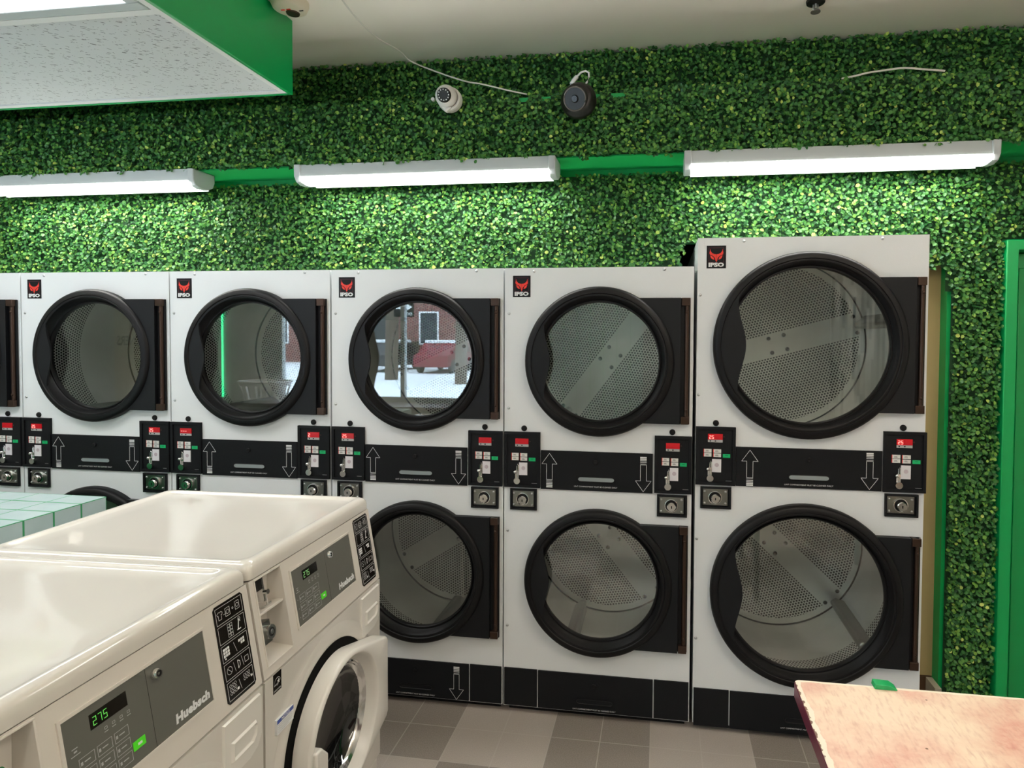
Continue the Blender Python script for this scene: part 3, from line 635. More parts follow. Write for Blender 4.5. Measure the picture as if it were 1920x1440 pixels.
    # lint compartment panels
    def arrow(m, x, z0, z1, up):
        s_ = 1 if up else -1; zt_, zb_ = (z1, z0) if up else (z0, z1); L = abs(z1-z0); hw, sw = .033, .0125
        tip = zt_; zh = tip-s_*.046; zs = tip-s_*.114
        pts = [(x, tip), (x+hw, zh), (x+sw, zh), (x+sw, zs), (x-sw, zs), (x-sw, zh), (x-hw, zh)]
        pts = pts+[pts[0]]
        for (a, b) in zip(pts[:-1], pts[1:]):
            dx_, dz_ = b[0]-a[0], b[1]-a[1]; l = math.hypot(dx_, dz_); nx, nz = -dz_/l*.0008, dx_/l*.0008
            m.add([(a[0]+nx, -.0072, a[1]+nz), (a[0]-nx, -.0072, a[1]-nz), (b[0]-nx, -.0072, b[1]-nz), (b[0]+nx, -.0072, b[1]+nz)], [(0, 1, 2, 3)])
        for j in range(5):
            za = zs-s_*(.0035+j*.0062); hgt = .0012+.0008*j; a_, b_ = sorted((za, za-s_*hgt*1.2)); m.box(x-sw-.001, x+sw+.001, -.0072, -.0071, a_, b_)
    def lint(nm, x0, x1, z0, z1, arrows, lit):
        m = MB(); cxx = (x0+x1)/2; s0, s1 = slot[0], slot[1]; zc = (slot[2] if lit else .083); hh = .0125
        m.box(x0, x1, -.007, 0, z0, z1); p = R(m, nm, 'blackpanel', (cxx, 0, (z0+z1)/2), .001)
        sl = MB(); xs = [(s0+hh+hh*math.cos(q), zc+hh*math.sin(q)) for q in [PI/2+PI*i/10 for i in range(11)]]+[(s1-hh+hh*math.cos(q), zc+hh*math.sin(q)) for q in [-PI/2+PI*i/10 for i in range(11)]]
        n = len(xs); cx_, cz_ = (s0+s1)/2, zc
        vs_ = [(a, -.0085, b) for a, b in xs]+[(cx_+(a-cx_)*.97, -.0095, cz_+(b-cz_)*.80) for a, b in xs]+[(cx_+(a-cx_)*.95, -.0073, cz_+(b-cz_)*.66) for a, b in xs]
        sl.add(vs_, [(i, (i+1) % n, (i+1) % n+n, i+n) for i in range(n)]+[(i+n, (i+1) % n+n, (i+1) % n+2*n, i+2*n) for i in range(n)]); sl.m = 1 if lit else 2  # light put into the colour: pale recess in the lit drawer, black below
        sl.add([(cx_+(a-cx_)*.95, -.0074, cz_+(b-cz_)*.68) for a, b in xs], [list(range(n))]); B(sl, 'pull_slot', ['blackring', 'slotgrey', 'black'], p)
        tx = MB(); tx.text('LINT COMPARTMENT MUST BE CLEANED DAILY', txt[0], (txt[2] if lit else .046), -.0073, .0085, .0, 1, 0, 'l', 1, txt[1]-txt[0]); B(tx, 'warning_text', 'white_print', p)
        if arrows:
            for (ax_, za, zb, up) in arrows: am = MB(); arrow(am, ax_, za, zb, up); B(am, 'arrow_mark', 'white_print', p)
        zl = bandz[1]-.045 if lit else .155
        B(MB().lathe([(.010, -.007), (.010, -.011), (.0075, -.0125), (.0001, -.0115)], ((s0+s1)/2-.002, 0, zl), 18), 'cam_lock', 'blackring', p)
        return p
    lint('lint_drawer', *band, *bandz, [(arrowx[0], bandz[0]+.006, bandz[1]-.012, True), (arrowx[1], bandz[0]+.006, bandz[1]-.012, False)], True)
    lint('lint_drawer', kicks[0], kicks[1], kickz[0], kickz[1], [], False)
    B(MB().box(.006, kicks[0]-.005, -.006, 0, kickz[0], kickz[1]+.001), 'kick_panel', 'blackpanel', None, .001)
    B(MB().box(kicks[1]+.005, W-.006, -.006, 0, kickz[0], kickz[1]+.001), 'kick_panel', 'blackpanel', None, .001)
    return t
SX = [-.8106, 0., .8104, 1.6231, 2.4257]
small = make_dryer(False, 'tumble_dryer', '', (SX[4], 0), .8095, 1.951, (.005, .163), (.652, .806), (.166, .645), (.999, 1.167), (1.003, 1.244),
    (.031, .149), (.664, .789), (.904, .996), [(.415, 1.552), (.415, .608)], [(1.297, 1.820), (.336, .868)], .3155, .250, .395, .58,
    (.204, .606), (.325, .487, 1.048), (.312, .497, 1.014), (.039, .116, 1.826, 1.918),
    [(.132, 1.936), (.685, 1.940), (.022, 1.755), (.021, 1.345), (.018, .81), (.018, .389)], [(.091, 1.259), (.725, 1.260)], (.038, .202), (.158, .654))
bigd = make_dryer(True, 'tumble_dryer', '', (3.2445, 0), .8975, 2.067, (.003, .164), (.738, .898), (.166, .735), (1.046, 1.208), (1.046, 1.288),
    (.024, .149), (.747, .873), (.947, 1.038), [(.443, 1.627), (.443, .608)], [(1.363, 1.899), (.341, .869)], .3765, .313, .425, .63,
    (.222, .688), (.374, .537, 1.090), (.360, .550, 1.057), (.038, .116, 1.942, 2.035),
    [(.187, 2.052), (.721, 2.054), (.014, 1.833), (.012, 1.419), (.012, .815), (.013, .394)], [(.084, 1.303), (.812, 1.303)], (.025, .183), (.155, .742))
def set_display(dryer, side, s):
    ctl = sorted([c for c in dryer.children if c.name.startswith('control_panel')], key=lambda o: o.location.x)[side]
    d = [c for c in ctl.children if c.name.startswith('display')][0]
    if not s: return
    me = d.data; x, z, w_, h_ = d['dg']; mb = MB(); digits(mb, s, x, z, -.0085, w_*.62, h_*.86, w_*.30, .0013)
    n0 = len(me.vertices); vs_ = [tuple(v.co) for v in me.vertices]+mb.v; fs = [list(p.vertices) for p in me.polygons]+[[i+n0 for i in f] for f in mb.f]
    mi = [p.material_index for p in me.polygons]+[4]*len(mb.f)
    nm = bpy.data.meshes.new('display'); nm.from_pydata(vs_, [], fs)
    for m_ in me.materials: nm.materials.append(m_)
    nm.materials.append(M['red_lit']); nm.polygons.foreach_set('material_index', mi); nm.update(); d.data = nm
def spin(dryer, up, low):
    ds = sorted([c for c in dryer.children if c.name.startswith('drum')], key=lambda o: -o.location.z)
    for d, a in ((ds[0], up), (ds[1], low)):
        Rm = Matrix.Rotation(-math.radians(a), 4, 'Y')
        for ch in d.children: ch.data = ch.data.copy(); ch.data.transform(Rm @ ch.matrix_basis); ch.location = (0, 0, 0)
        d.data = d.data.copy(); d.data.transform(Rm)
specs = [(0, 112, 20, ('', ''), 'white stacked dryer cut off by the left photo edge'), (1, 114, 10, ('25', '25'), 'white stacked dryer behind the tiled counter end, second from left'),
         (2, 108, 40, ('---', '2'), 'white stacked dryer with a laundry basket mirrored in its upper door'), (3, 24, 32, ('25', ''), 'white stacked dryer rising behind the corner of the farther washer')]
dry = {4: small}
for (i, a, b, dg, lab) in specs:
    c = copy_tree(small); c.location.x = SX[i]+.8095/2; c['label'] = lab; dry[i] = c; spin(c, a, b); set_display(c, 0, dg[0]); set_display(c, 1, dg[1])
dry[3].scale.x = .991; dry[3].location.x -= .004
small['label'] = 'white stacked dryer directly left of the tallest dryer'; spin(small, 233, 129)
bigd['label'] = 'tallest and widest white stacked dryer, last of the row next to the plywood'; spin(bigd, 15, -43); set_display(bigd, 0, '25'); set_display(bigd, 1, '25')
# the stack behind the washer corner has a printed arrow on its bottom lint drawer
ld = sorted([c for c in dry[3].children if c.name.startswith('lint_drawer')], key=lambda o: o.location.z)
src = [c for c in ld[1].children if c.name.startswith('arrow_mark') and c.data.vertices[0].co.x > 0][0]
o = src.copy(); COL.objects.link(o); o.parent = ld[0]; o.location = (-.009, 0, -.002)
# ------------------------------------------------------------------ washers
WX, WY, WA = 2.0268, -.4612, .0242
TA = math.radians(9.71); SS, CC = math.sin(TA), math.cos(TA); WU = .685
def make_washer(label):
    t = thing('front_load_washer', label, 'washing machine', (WX, WY, 0), 'front load washers in a row', WA)
    def T1(u, n, z): return (n, -u, z)                       # u: along the row toward the camera, n: outward
    def T2(u, d, s): return (.004+SS*s+CC*d, -u, 1.019-CC*s+SS*d)   # u, d: depth off the sloped fascia, s: down the slope
    def B(mb, nm, mats, par=None, bevel=0., **k): return mb.build(nm, mats, par or t, bevel, **k)
    def sec(mb, prof, u0, u1):
        n = len(prof); mb.add([(u0, a, b) for a, b in prof]+[(u1, a, b) for a, b in prof], [list(range(n)), [2*n-1-i for i in range(n)]]+[(i, i+n, (i+1) % n+n, (i+1) % n) for i in range(n)])
    # cabinet shell
    c = MB(); c.T = T1
    sec(c, [(-.80, .015), (-.80, 1.018), (-.03, 1.018), (-.03, .06), (.03, .06), (.03, .015)], .002, WU-.002)
    c.plate_hole(.002, WU-.002, .10, .754, .357, .438, .205, .049, 72)
    for (q0, q1) in (((.002, .10), (.002, .754)), ((WU-.002, .10), (WU-.002, .754)), ((.002, .754), (WU-.002, .754)), ((.002, .10), (WU-.002, .10))):
        c.add([(q0[0], -.03, q0[1]), (q1[0], -.03, q1[1]), (q1[0], .049, q1[1]), (q0[0], .049, q0[1])], [(0, 1, 2, 3)])
    B(c, 'cabinet', 'cream', None, .004)
    kp = MB(); kp.T = T1; kp.box(.01, WU-.01, -.02, .040, .0, .095); B(kp, 'kick_panel', 'creamp', None, .003)
    # top lid with rolled rim and shallow pan
    top = MB(); top.T = T1; g0 = .001
    def ring(ins, z, rad, extra=0.):
        x0, x1, y0, y1 = g0+ins, WU-g0-ins, -.80+ins*1.0, .006-ins-extra; pts = []
        for (cx, cy, a) in ((x1-rad, y1-rad, 0), (x0+rad, y1-rad, PI/2), (x0+rad, y0+rad, PI), (x1-rad, y0+rad, 3*PI/2)):
            for i in range(7): q = a+PI/2*i/6; pts.append((cx+rad*math.cos(q), cy+rad*math.sin(q), z))
        return pts
    rings = [ring(.0, 1.019, .018), ring(.0, 1.037, .018), ring(.002, 1.048, .018), ring(.007, 1.057, .02), ring(.014, 1.0615, .024), ring(.022, 1.063, .028), ring(.030, 1.0625, .03), ring(.034, 1.0600, .032), ring(.040, 1.0565, .034), ring(.048, 1.0550, .04), ring(.10, 1.0545, .06)]
    k = 28; vs_ = [p for r in rings for p in r]; fs = [(j*k+i, j*k+(i+1) % k, (j+1)*k+(i+1) % k, (j+1)*k+i) for j in range(len(rings)-1) for i in range(k)]
    fs.append([(len(rings)-1)*k+i for i in range(k)]); fs.append(list(range(k))[::-1]); top.add(vs_, fs); B(top, 'top_lid', 'cream', ang=60)
    # fascia (sloped) with the coin niche cut through
    f = MB(); f.T = T2; L = .262; a0, a1, b0, b1 = .551, .661, .010, .236
    for (u0, u1, s0, s1) in ((.002, a0, .003, L), (a1, WU-.002, .003, L), (a0, a1, .003, b0), (a0, a1, b1, L)):
        f.add([(u0, 0, s0), (u1, 0, s0), (u1, 0, s1), (u0, 0, s1)], [(0, 1, 2, 3)])
    f.add([(.002, 0, .003), (WU-.002, 0, .003), (WU-.002, -.03, .003), (.002, -.03, .003)], [(0, 1, 2, 3)]); f.add([(.002, 0, L), (WU-.002, 0, L), (WU-.002, -.05, L), (.002, -.05, L)], [(0, 1, 2, 3)])
    for u in (.002, WU-.002): f.add([(u, 0, .003), (u, -.03, .003), (u, -.07, L), (u, 0, L)], [(0, 1, 2, 3)])
    dn = -.065
    f.add([(a0, 0, b0), (a0, 0, b1), (a0+.004, dn, b1), (a0+.004, dn, b0)], [(0, 1, 2, 3)]); f.add([(a1, 0, b0), (a1, 0, b1), (a1, dn, b1), (a1, dn, b0)], [(0, 1, 2, 3)])
    f.add([(a0, 0, b0), (a1, 0, b0), (a1, dn, b0), (a0, dn, b0)], [(0, 1, 2, 3)]); f.add([(a0, 0, b1), (a1, 0, b1), (a1, dn, b1-.02), (a0, dn, b1-.02)], [(0, 1, 2, 3)])
    fo = B(f, 'fascia', 'creamp')
    rim = MB(); rim.T = T2
    for (u0, u1, s0, s1) in ((a0-.004, a1+.004, b0-.004, b0), (a0-.004, a1+.004, b1, b1+.004), (a0-.004, a0, b0, b1), (a1, a1+.004, b0, b1)): rim.box(u0, u1, -.001, .0025, s0, s1)
    B(rim, 'niche_rim', 'creamp', fo, .001)
    nb = MB(); nb.T = T2; nb.box(a0, a1, dn-.002, dn, b0, b1); B(nb, 'niche_back', 'plate', fo)
    sh = MB(); sh.T = T2; sh.box(a0+.001, a1-.001, dn, -.004, .099, .106); B(sh, 'niche_shelf', 'creamp', fo, .001)
    cs = MB(); cs.T = T2; cs.box(.600, .655, dn, -.035, .012, .055); cs.m = 1; cs.box(.597, .604, dn, -.022, .012, .085); cs.cyl((.600, 0, .060), .007, -.022, -.010, 12); cs.tube([(.600, -.018, .066), (.600, -.018, .094)], .003, 6); cs.box(.585, .615, dn, -.016, .092, .098)
    cs.T = None; B(cs, 'coin_slide', ['dark', 'chrome'], fo)
    lb = MB(); lb.T = T2; lb.box(.597, .655, dn, -.022, .135, .195); lb.m = 1; lb.cyl((.617, 0, .163), .019, -.022, -.006, 20); lb.m = 2; lb.cyl((.617, 0, .163), .012, -.006, -.0055, 16); lb.m = 1; lb.cyl((.617, 0, .163), .007, -.0055, -.004, 12)
    B(lb, 'coin_lock', ['plate', 'chrome', 'dark'], fo, .002)
    # grey console
    cn = MB(); cn.T = T2; u0, u1, s0, s1 = .163, .516, .037, .211
    for q in ((u0, u1, s0, s0+.006), (u0, u1, s1-.006, s1), (u0, u0+.006, s0+.006, s1-.006), (u1-.006, u1, s0+.006, s1-.006)): cn.box(q[0], q[1], 0, .0035, q[2], q[3])
    cn.m = 1; cn.box(u0+.006, u1-.006, 0, .0015, s0+.006, s1-.006)
    cn.m = 2; e = .0018
    def rect(a, b, c_, d, th=.0008):
        for q in ((a, b, c_, c_+th), (a, b, d-th, d), (a, a+th, c_, d), (b-th, b, c_, d)): cn.box(q[0], q[1], .0014, e, q[2], q[3])
    for r in range(3):
        for k_ in range(3):
            ua = .488-k_*.036; rect(ua-.031, ua, .122+r*.0255, .142+r*.0255); cn.box(ua-.022, ua-.010, .0014, e, .1305+r*.0255, .1325+r*.0255); cn.box(ua-.007, ua-.003, .0014, e, .129+r*.0255, .135+r*.0255)
        cn.lathe([(.0001, 0), (.0014, 0)], (.4975, .0019, .131+r*.0255), 8)
    for k_ in range(4): ua = .432-k_*.0165; rect(ua-.006, ua, .098, .103, .0007); cn.box(ua-.007, ua+.001, .0014, e, .1065, .1078)
    cn.box(.486, .497, .0014, e, .098, .0995); cn.box(.488, .494, .0014, e, .103, .106); cn.box(.482, .500, .0014, e, .110, .1113)
    cn.m = 3; cn.box(.330, .3305, .0014, e, s0+.006, s1-.006)
    co = B(cn, 'console', ['creamp', 'console', 'grey_print', 'lcd'], None, 0)
    tx = MB(); v, fc, wd = text_cached('Huebsch', .030, .0017, 1., .10, 1.05); kx = .100/wd
    tx.add([T2(.277-p[0]*kx, .0020, .1925-p[1]*.85) for p in v], fc); B(tx, 'brand_text', 'white_print', co)
    dp_ = MB(); dp_.T = T2; dp_.box(.379, .458, .0014, .0022, .060, .088); dp_.m = 1; dg = MB(); digits(dg, '275', 0, 0, 0, .0075, .016, .0035, .0013)
    dp_.add([(.452-p[0], .0023, .083-p[2]) for p in dg.v], dg.f); B(dp_, 'display', ['lcd', 'lcdgreen'], co)
    gk = MB(); gk.T = T2; gk.box(.354, .382, .0014, .0030, .163, .180); gk.m = 1; gk.box(.362, .372, .003, .0032, .169, .174); B(gk, 'start_button', ['keygreen', 'white_print'], co, .001)
    lk = MB(); lk.T = T2; lk.lathe([(.012, .001), (.012, .006), (.009, .012), (.0065, .012), (.0065, .009)], (.308, 0, .066), 20); lk.m = 1; lk.cyl((.308, 0, .066), .0065, .001, .0092, 14); lk.m = 0; lk.cyl((.308, 0, .066), .003, .009, .0105, 10); B(lk, 'key_lock', ['chrome', 'dark'], co)
    # instruction plate
    ip = MB(); ip.T = T2; x0, x1, y0, y1 = .024, .128, .012, .247; ch = .007
    pts = [(x0+ch, y0), (x1-ch, y0), (x1, y0+ch), (x1, y1-ch), (x1-ch, y1), (x0+ch, y1), (x0, y1-ch), (x0, y0+ch)]
    ip.prism([(a, b) for a, b in pts], 0, .0016); ip.m = 1
    def rc(a, b, c_, d, th=.0007):
        for q in ((a, b, c_, c_+th), (a, b, d-th, d), (a, a+th, c_, d), (b-th, b, c_, d)): ip.box(q[0], q[1], .0015, .0019, q[2], q[3])
    hs = [(.018, .058), (.063, .104), (.109, .148), (.153, .192), (.197, .240)]
    for (c_, d) in hs: rc(.030, .122, c_, d)
    def L_(a, b, th=.00042):                                   # line segment in plate coords
        dx_, dz_ = b[0]-a[0], b[1]-a[1]; l = math.hypot(dx_, dz_) or 1; nx, nz = -dz_/l*th, dx_/l*th
        ip.add([(a[0]+nx, .0019, a[1]+nz), (a[0]-nx, .0019, a[1]-nz), (b[0]-nx, .0019, b[1]-nz), (b[0]+nx, .0019, b[1]+nz)], [(0, 1, 2, 3)])
    def circ(cx, cz, r, n=14):
        ps = [(cx+r*math.cos(2*PI*i/n), cz+r*math.sin(2*PI*i/n)) for i in range(n+1)]
        for a, b in zip(ps[:-1], ps[1:]): L_(a, b)
    sh_ = [(.118, .032), (.112, .028), (.108, .030), (.104, .028), (.099, .032), (.102, .037), (.104, .035), (.104, .047), (.114, .047), (.114, .035), (.116, .037), (.118, .032)]
    for a, b in zip(sh_[:-1], sh_[1:]): L_(a, b)
    L_((.097, .040), (.088, .040)); rc(.074, .090, .028, .048, .0007); circ(.082, .038, .005); rc(.040, .055, .026, .046, .0007); circ(.0475, .036, .0048); circ(.064, .037, .0022)
    for r in range(4): rc(.074, .082, .068+r*.008, .075+r*.008, .0006); rc(.083, .091, .068+r*.008, .075+r*.008, .0006)
    L_((.056, .094), (.050, .070), .0016); L_((.050, .070), (.046, .078), .001); L_((.060, .095), (.046, .095), .0012); circ(.049, .071, .004)
    for r in range(3):
        for k_ in range(3): ip.box(.096+k_*.0075, .102+k_*.0075, .0015, .0019, .116+r*.0075, .122+r*.0075)
    for r in range(2):
        for k_ in range(2+(r == 0)): ip.box(.042+k_*.0075, .048+k_*.0075, .0015, .0019, .118+r*.0075, .124+r*.0075)
    ip.box(.110, .114, .0015, .0019, .139, .143); L_((.080, .116), (.072, .142)); L_((.091, .160), (.086, .184)); L_((.062, .158), (.057, .184)); circ(.106, .172, .009); L_((.112, .166), (.100, .178))
    L_((.076, .162), (.076, .182), .0008); L_((.076, .162), (.069, .167), .0008); L_((.069, .167), (.069, .176), .0008); L_((.069, .176), (.076, .182), .0008); rc(.038, .052, .166, .180, .0008)
    for r in range(3):
        for k_ in range(3): circ(.112-k_*.0085, .207+r*.009, .0034, 8)
    for r in range(2):
        for k_ in range(3): circ(.062-k_*.0085, .207+r*.009, .0034, 8)
    ip.box(.084, .090, .0015, .0019, .222, .228); ip.box(.034, .040, .0015, .0019, .218, .223); L_((.082, .206), (.076, .232))
    B(ip, 'instruction_plate', ['lcd', 'white_print'], None, 0)
    # dispenser drawer
    dw = MB(); dw.T = T1; pts = [(.154, .745), (.018, .745), (.014, .735), (.014, .640), (.030, .615), (.060, .603), (.146, .603), (.154, .612)]
    def ins(p, k_): cx, cz = .084, .676; return [(cx+(a-cx)*k_, cz+(b-cz)*k_) for a, b in p]
    P0, P1, P2, P3 = pts, ins(pts, .965), ins(pts, .90), ins(pts, .90)
    n = len(pts); vs_ = [(a, .049, b) for a, b in P0]+[(a, .055, b) for a, b in P1]+[(a, .055, b) for a, b in P2]; fs = [(j*n+i, j*n+(i+1) % n, (j+1)*n+(i+1) % n, (j+1)*n+i) for j in range(2) for i in range(n)]
    fs.append([2*n+i for i in range(n)]); dw.add(vs_, fs); dwo = B(dw, 'dispenser_drawer', 'doorwhite', ang=20)
    gp = MB(); gp.T = T1; q = [(.132, .690), (.040, .690), (.034, .682), (.038, .655), (.052, .640), (.132, .640)]; n = 6; cx, cz = .084, .665
    vs_ = [(a, .0552, b) for a, b in q]+[(cx+(a-cx)*.88, .062, cz+(b-cz)*.85) for a, b in q]+[(cx+(a-cx)*.80, .0556, cz+(b-cz)*.70) for a, b in q]
    gp.add(vs_, [(j*n+i, j*n+(i+1) % n, (j+1)*n+(i+1) % n, (j+1)*n+i) for j in range(2) for i in range(n)]+[[2*n+i for i in range(n)]]); B(gp, 'drawer_grip', 'doorwhite', dwo, .001)
    # door
    dc = (.357, .438); Rr = .222
    gk = MB(); gk.T = T1; gk.lathe([(.250, .0495), (.250, .052), (.226, .0535), (.205, .056), (.19, .056)], (dc[0], 0, dc[1]), 72); gko = B(gk, 'door_gasket', 'gasket')
    fl = MB(); fl.T = T1; fl.lathe([(.300, .0492), (.285, .0535), (.262, .0545), (.2505, .050)], (dc[0], 0, dc[1]), 72); B(fl, 'door_surround', 'cream', ang=60)
    hx0, hz = .292, .140                                     # hinge side reaches dc.u - hx0, +-hz
    def rout(a):
        dx_, dz_ = -math.cos(a), math.sin(a)                 # a=0 points to the hinge (far) side
        # convex hull of circle and the hinge edge
        best = Rr; corner = Vector((-hx0, hz)); 
        px, pz = hx0, hz; D = math.hypot(px, pz); th = math.atan2(pz, px); be = math.acos(Rr/D)
        aa = abs((a+PI) % (2*PI)-PI)
        if aa <= th: best = hx0/math.cos(aa)
        elif aa <= th+be: best = Rr/math.cos(th+be-aa)
        return best
    n = 120; lev = [(0, 0., .056), (0, 0., .100), (0, -.0015, .106), (0, -.005, .110), (0, -.009, .1115)]
    vs_ = []
    for (_, di, nn) in lev:
        for i in range(n):
            a = 2*PI*i/n; r = rout(a)+di; vs_.append((dc[0]-r*math.cos(a), nn, dc[1]+r*math.sin(a)))
    for (r, nn) in ((.2100, .1120), (.2065, .1105), (.200, .100), (.190, .080), (.1865, .074)):
        for i in range(n): a = 2*PI*i/n; vs_.append((dc[0]-r*math.cos(a), nn, dc[1]+r*math.sin(a)))
    k = 10; fs = [(j*n+i, j*n+(i+1) % n, (j+1)*n+(i+1) % n, (j+1)*n+i) for j in range(k-1) for i in range(n)]
    d = MB(); d.T = T1; d.add(vs_, fs); do = B(d, 'door', 'doorwhite', ang=50)
    ch = MB(); ch.T = T1; ch.lathe([(.1865, .074), (.1840, .077), (.180, .073), (.177, .076), (.173, .072), (.169, .074), (.163, .068), (.160, .062)], (dc[0], 0, dc[1]), 72); B(ch, 'glass_rim', 'chrome', do, ang=30)
    gl = MB(); gl.T = T1; gl.lathe([(.161, .064), (.150, .046), (.125, .034), (.09, .024), (.05, .019), (.0001, .018)], (dc[0], 0, dc[1]), 64); B(gl, 'door_glass', 'smoke', do, ang=60)
    dk = MB(); dk.T = T1; dk.lathe([(.204, .048), (.200, -.02), (.0001, -.025)], (dc[0], 0, dc[1]), 48); B(dk, 'drum_opening', 'gasket')
    hn = MB(); hn.T = T1; hn.prism([(.566, .490), (.535, .490), (.500, .452), (.500, .370), (.535, .335), (.562, .335)], .080, .122); B(hn, 'door_handle', 'doorwhite', do, .006)
    # stickers
    es = MB(); es.T = T1; x0, x1, z0, z1 = .613, .649, .703, .755; es.box(x0, x1, .049, .0496, z0, z1); es.m = 1
    cx, cz = .631, .724; pa = [(cx+.014*math.cos(a), cz+.002+.016*math.sin(a)) for a in [PI*i/14 for i in range(15)]]
    for a, b in zip(pa[:-1], pa[1:]):
        es.add([(a[0], .0498, a[1]), (b[0], .0498, b[1]), (b[0], .0498, b[1]-.0014), (a[0], .0498, a[1]-.0014)], [(0, 1, 2, 3)])
    st = [(.626+(.0075 if i % 2 == 0 else .003)*math.sin(2*PI*i/10), .730+(.0075 if i % 2 == 0 else .003)*math.cos(2*PI*i/10)) for i in range(10)]; es.add([(a, .0498, b) for a, b in st], [list(range(10))])
    v, fc, wd = text_cached('energy', .010, 0, 1, .3, 1.); es.add([(x1-.004-p[0]/wd*.019, .0498, cz-.002+p[1]*.9) for p in v], fc)
    v, fc, wd = text_cached('ENERGY STAR', .006, 0, 1, 0, 1.); es.add([(x1-.003-p[0]/wd*.030, .0498, z0+.004+p[1]) for p in v], fc)
    B(es, 'energy_sticker', ['lcd', 'white_print'])
    ns = MB(); ns.T = T1; x0, x1, z0, z1 = .568, .643, .590, .630; ns.box(x0, x1, .049, .0560, z0, z1); ns.m = 1; ns.box(x0, x1, .0560, .0562, z1-.011, z1); ns.m = 0
    v, fc, wd = text_cached('NOTICE', .010, .0004, 1, 0, 1.); ns.add([(x1-.020-p[0]/wd*.036, .0564, z1-.009+p[1]) for p in v], fc); ns.m = 2
    for j in range(5): ns.box(x0+.006+(.015 if j == 4 else 0), x1-.004, .0560, .0562, z1-.0165-j*.0048, z1-.0155-j*.0048)
    B(ns, 'notice_sticker', ['white_print', 'blue', 'grey_print'])
    return t
M['blue'] = P('notice_blue', (.04, .08, .36), .5)
wa_ = make_washer('cream front load washer nearer the dryers, its door in view')
wb_ = copy_tree(wa_); wb_['label'] = 'cream front load washer nearest the camera in the lower left corner'
wb_.location = (WX+.690*math.sin(WA), WY-.690*math.cos(WA), 0)
# ------------------------------------------------------------------ tiled counter
tc_ = MB(); tc_.box(-.30, .89, -2.6, -.42, 0, 1.0); tag(tc_.build('tiled_counter', 'tile', bevel=.0015), 'white tiled counter with green grout behind the washers', 'counter')
# ------------------------------------------------------------------ folding table (slate edge)
TZ = .86; tb = thing('folding_table', 'worn pinkish laminate folding table with maroon edge, lower right corner', 'table', (3.413, -1.108, 0))
def rr(x0, x1, y0, y1, r): return [(cx+r*math.cos(a), cy+r*math.sin(a)) for cx, cy, s in ((x1-r, y1-r, 0), (x0+r, y1-r, 1), (x0+r, y0+r, 2), (x1-r, y0+r, 3)) for a in [PI/2*(s+i/6) for i in range(7)]]
MB().prismz(rr(.0, 1.25, -1.10, .0, .012), TZ-.036, TZ-.0015).build('table_edge', 'maroon', tb, .0015)
MB().prismz(rr(.0012, 1.2488, -1.0988, -.0012, .012), TZ-.0015, TZ).build('table_top', 'laminate', tb)
for (lx, ly) in ((.30, -.25), (1.13, -.25), (.30, -.98), (1.13, -.98)): MB().cyl((lx, ly, 0), .02, 0, TZ-.036, 16, 'z').build('leg', 'steel', tb)
clip = MB(); clip.prism([(3.588, TZ), (3.590, TZ+.011), (3.624, TZ+.010), (3.637, TZ+.002), (3.637, TZ)], -1.122, -1.097)
tag(clip.build('plastic_clip', 'stool', bevel=.002), 'small green plastic clip lying on the far edge of the folding table', 'clip')
# ------------------------------------------------------------------ security cameras, wires, detector, sprinkler
cw = thing('security_camera', 'white dome security camera with ring of LEDs on the hedge bulkhead', 'security camera', (2.19, -.01, 2.672))
b = MB(); b.cyl((0, 0, 0), .052, 0, -.025, 32); b.lathe([(.052, -.025), (.050, -.035), (.044, -.038)], (0, 0, 0), 32); b.build('base', 'camwhite', cw, .003)
b = MB(); b.sphere((-.006, -.045, .004), .046, 28, 18); b.build('housing', 'camwhite', cw)
b = MB(); fdir = Vector((.10, -1, -.25)).normalized()
def disc(mb, c, d, r0, r1, h, n=24):
    a = d.cross(Vector((0, 0, 1))).normalized(); e = a.cross(d)
    vs_ = []
    for (r, q) in ((r0, 0), (r1, h)):
        vs_ += [tuple(Vector(c)+d*q+a*r*math.cos(2*PI*i/n)+e*r*math.sin(2*PI*i/n)) for i in range(n)]
    mb.add(vs_, [(i, (i+1) % n, (i+1) % n+n, i+n) for i in range(n)]+[list(range(n)), [n+i for i in range(n)]])
cc = Vector((-.006, -.045, .004)); disc(b, cc+fdir*.038, fdir, .030, .026, .010); b.build('lens', 'camblack', cw)
b = MB(); a_ = fdir.cross(Vector((0, 0, 1))).normalized(); e_ = a_.cross(fdir)
for i in range(12): q = 2*PI*i/12; b.sphere(cc+fdir*.0482+a_*.0215*math.cos(q)+e_*.0215*math.sin(q), .0026, 8, 6)
b.build('infrared_leds', 'camled', cw)
b = MB(); b.prism([(-.034, -.030), (.020, -.040), (-.010, -.062)], -.050, -.016); b.build('bracket', 'camwhite', cw, .008)
ck = thing('security_camera', 'black dome security camera with looped white cable on the hedge bulkhead', 'security camera', (2.748, -.012, 2.645))
b = MB(); b.lathe([(.075, .0), (.075, -.012), (.070, -.02), (.064, -.03), (.060, -.045), (.050, -.055), (.0001, -.056)], (0, 0, 0), 40); b.build('base', 'camblack', ck, ang=50)
b = MB(); fd = Vector((-.10, -1, -.35)).normalized(); c0 = Vector((-.004, -.045, -.008)); disc(b, c0, fd, .050, .047, .030, 32); b.build('housing', 'camblack', ck)
b = MB(); n = 32; a_ = fd.cross(Vector((0, 0, 1))).normalized(); e_ = a_.cross(fd); b.tube([c0+fd*.031+a_*.045*math.cos(2*PI*i/n)+e_*.045*math.sin(2*PI*i/n) for i in range(n+1)], .0032, 6); b.build('rim', 'camrim', ck)
b = MB(); disc(b, c0+fd*.030, fd, .016, .012, .010, 20); b.build('lens', 'lcd', ck)
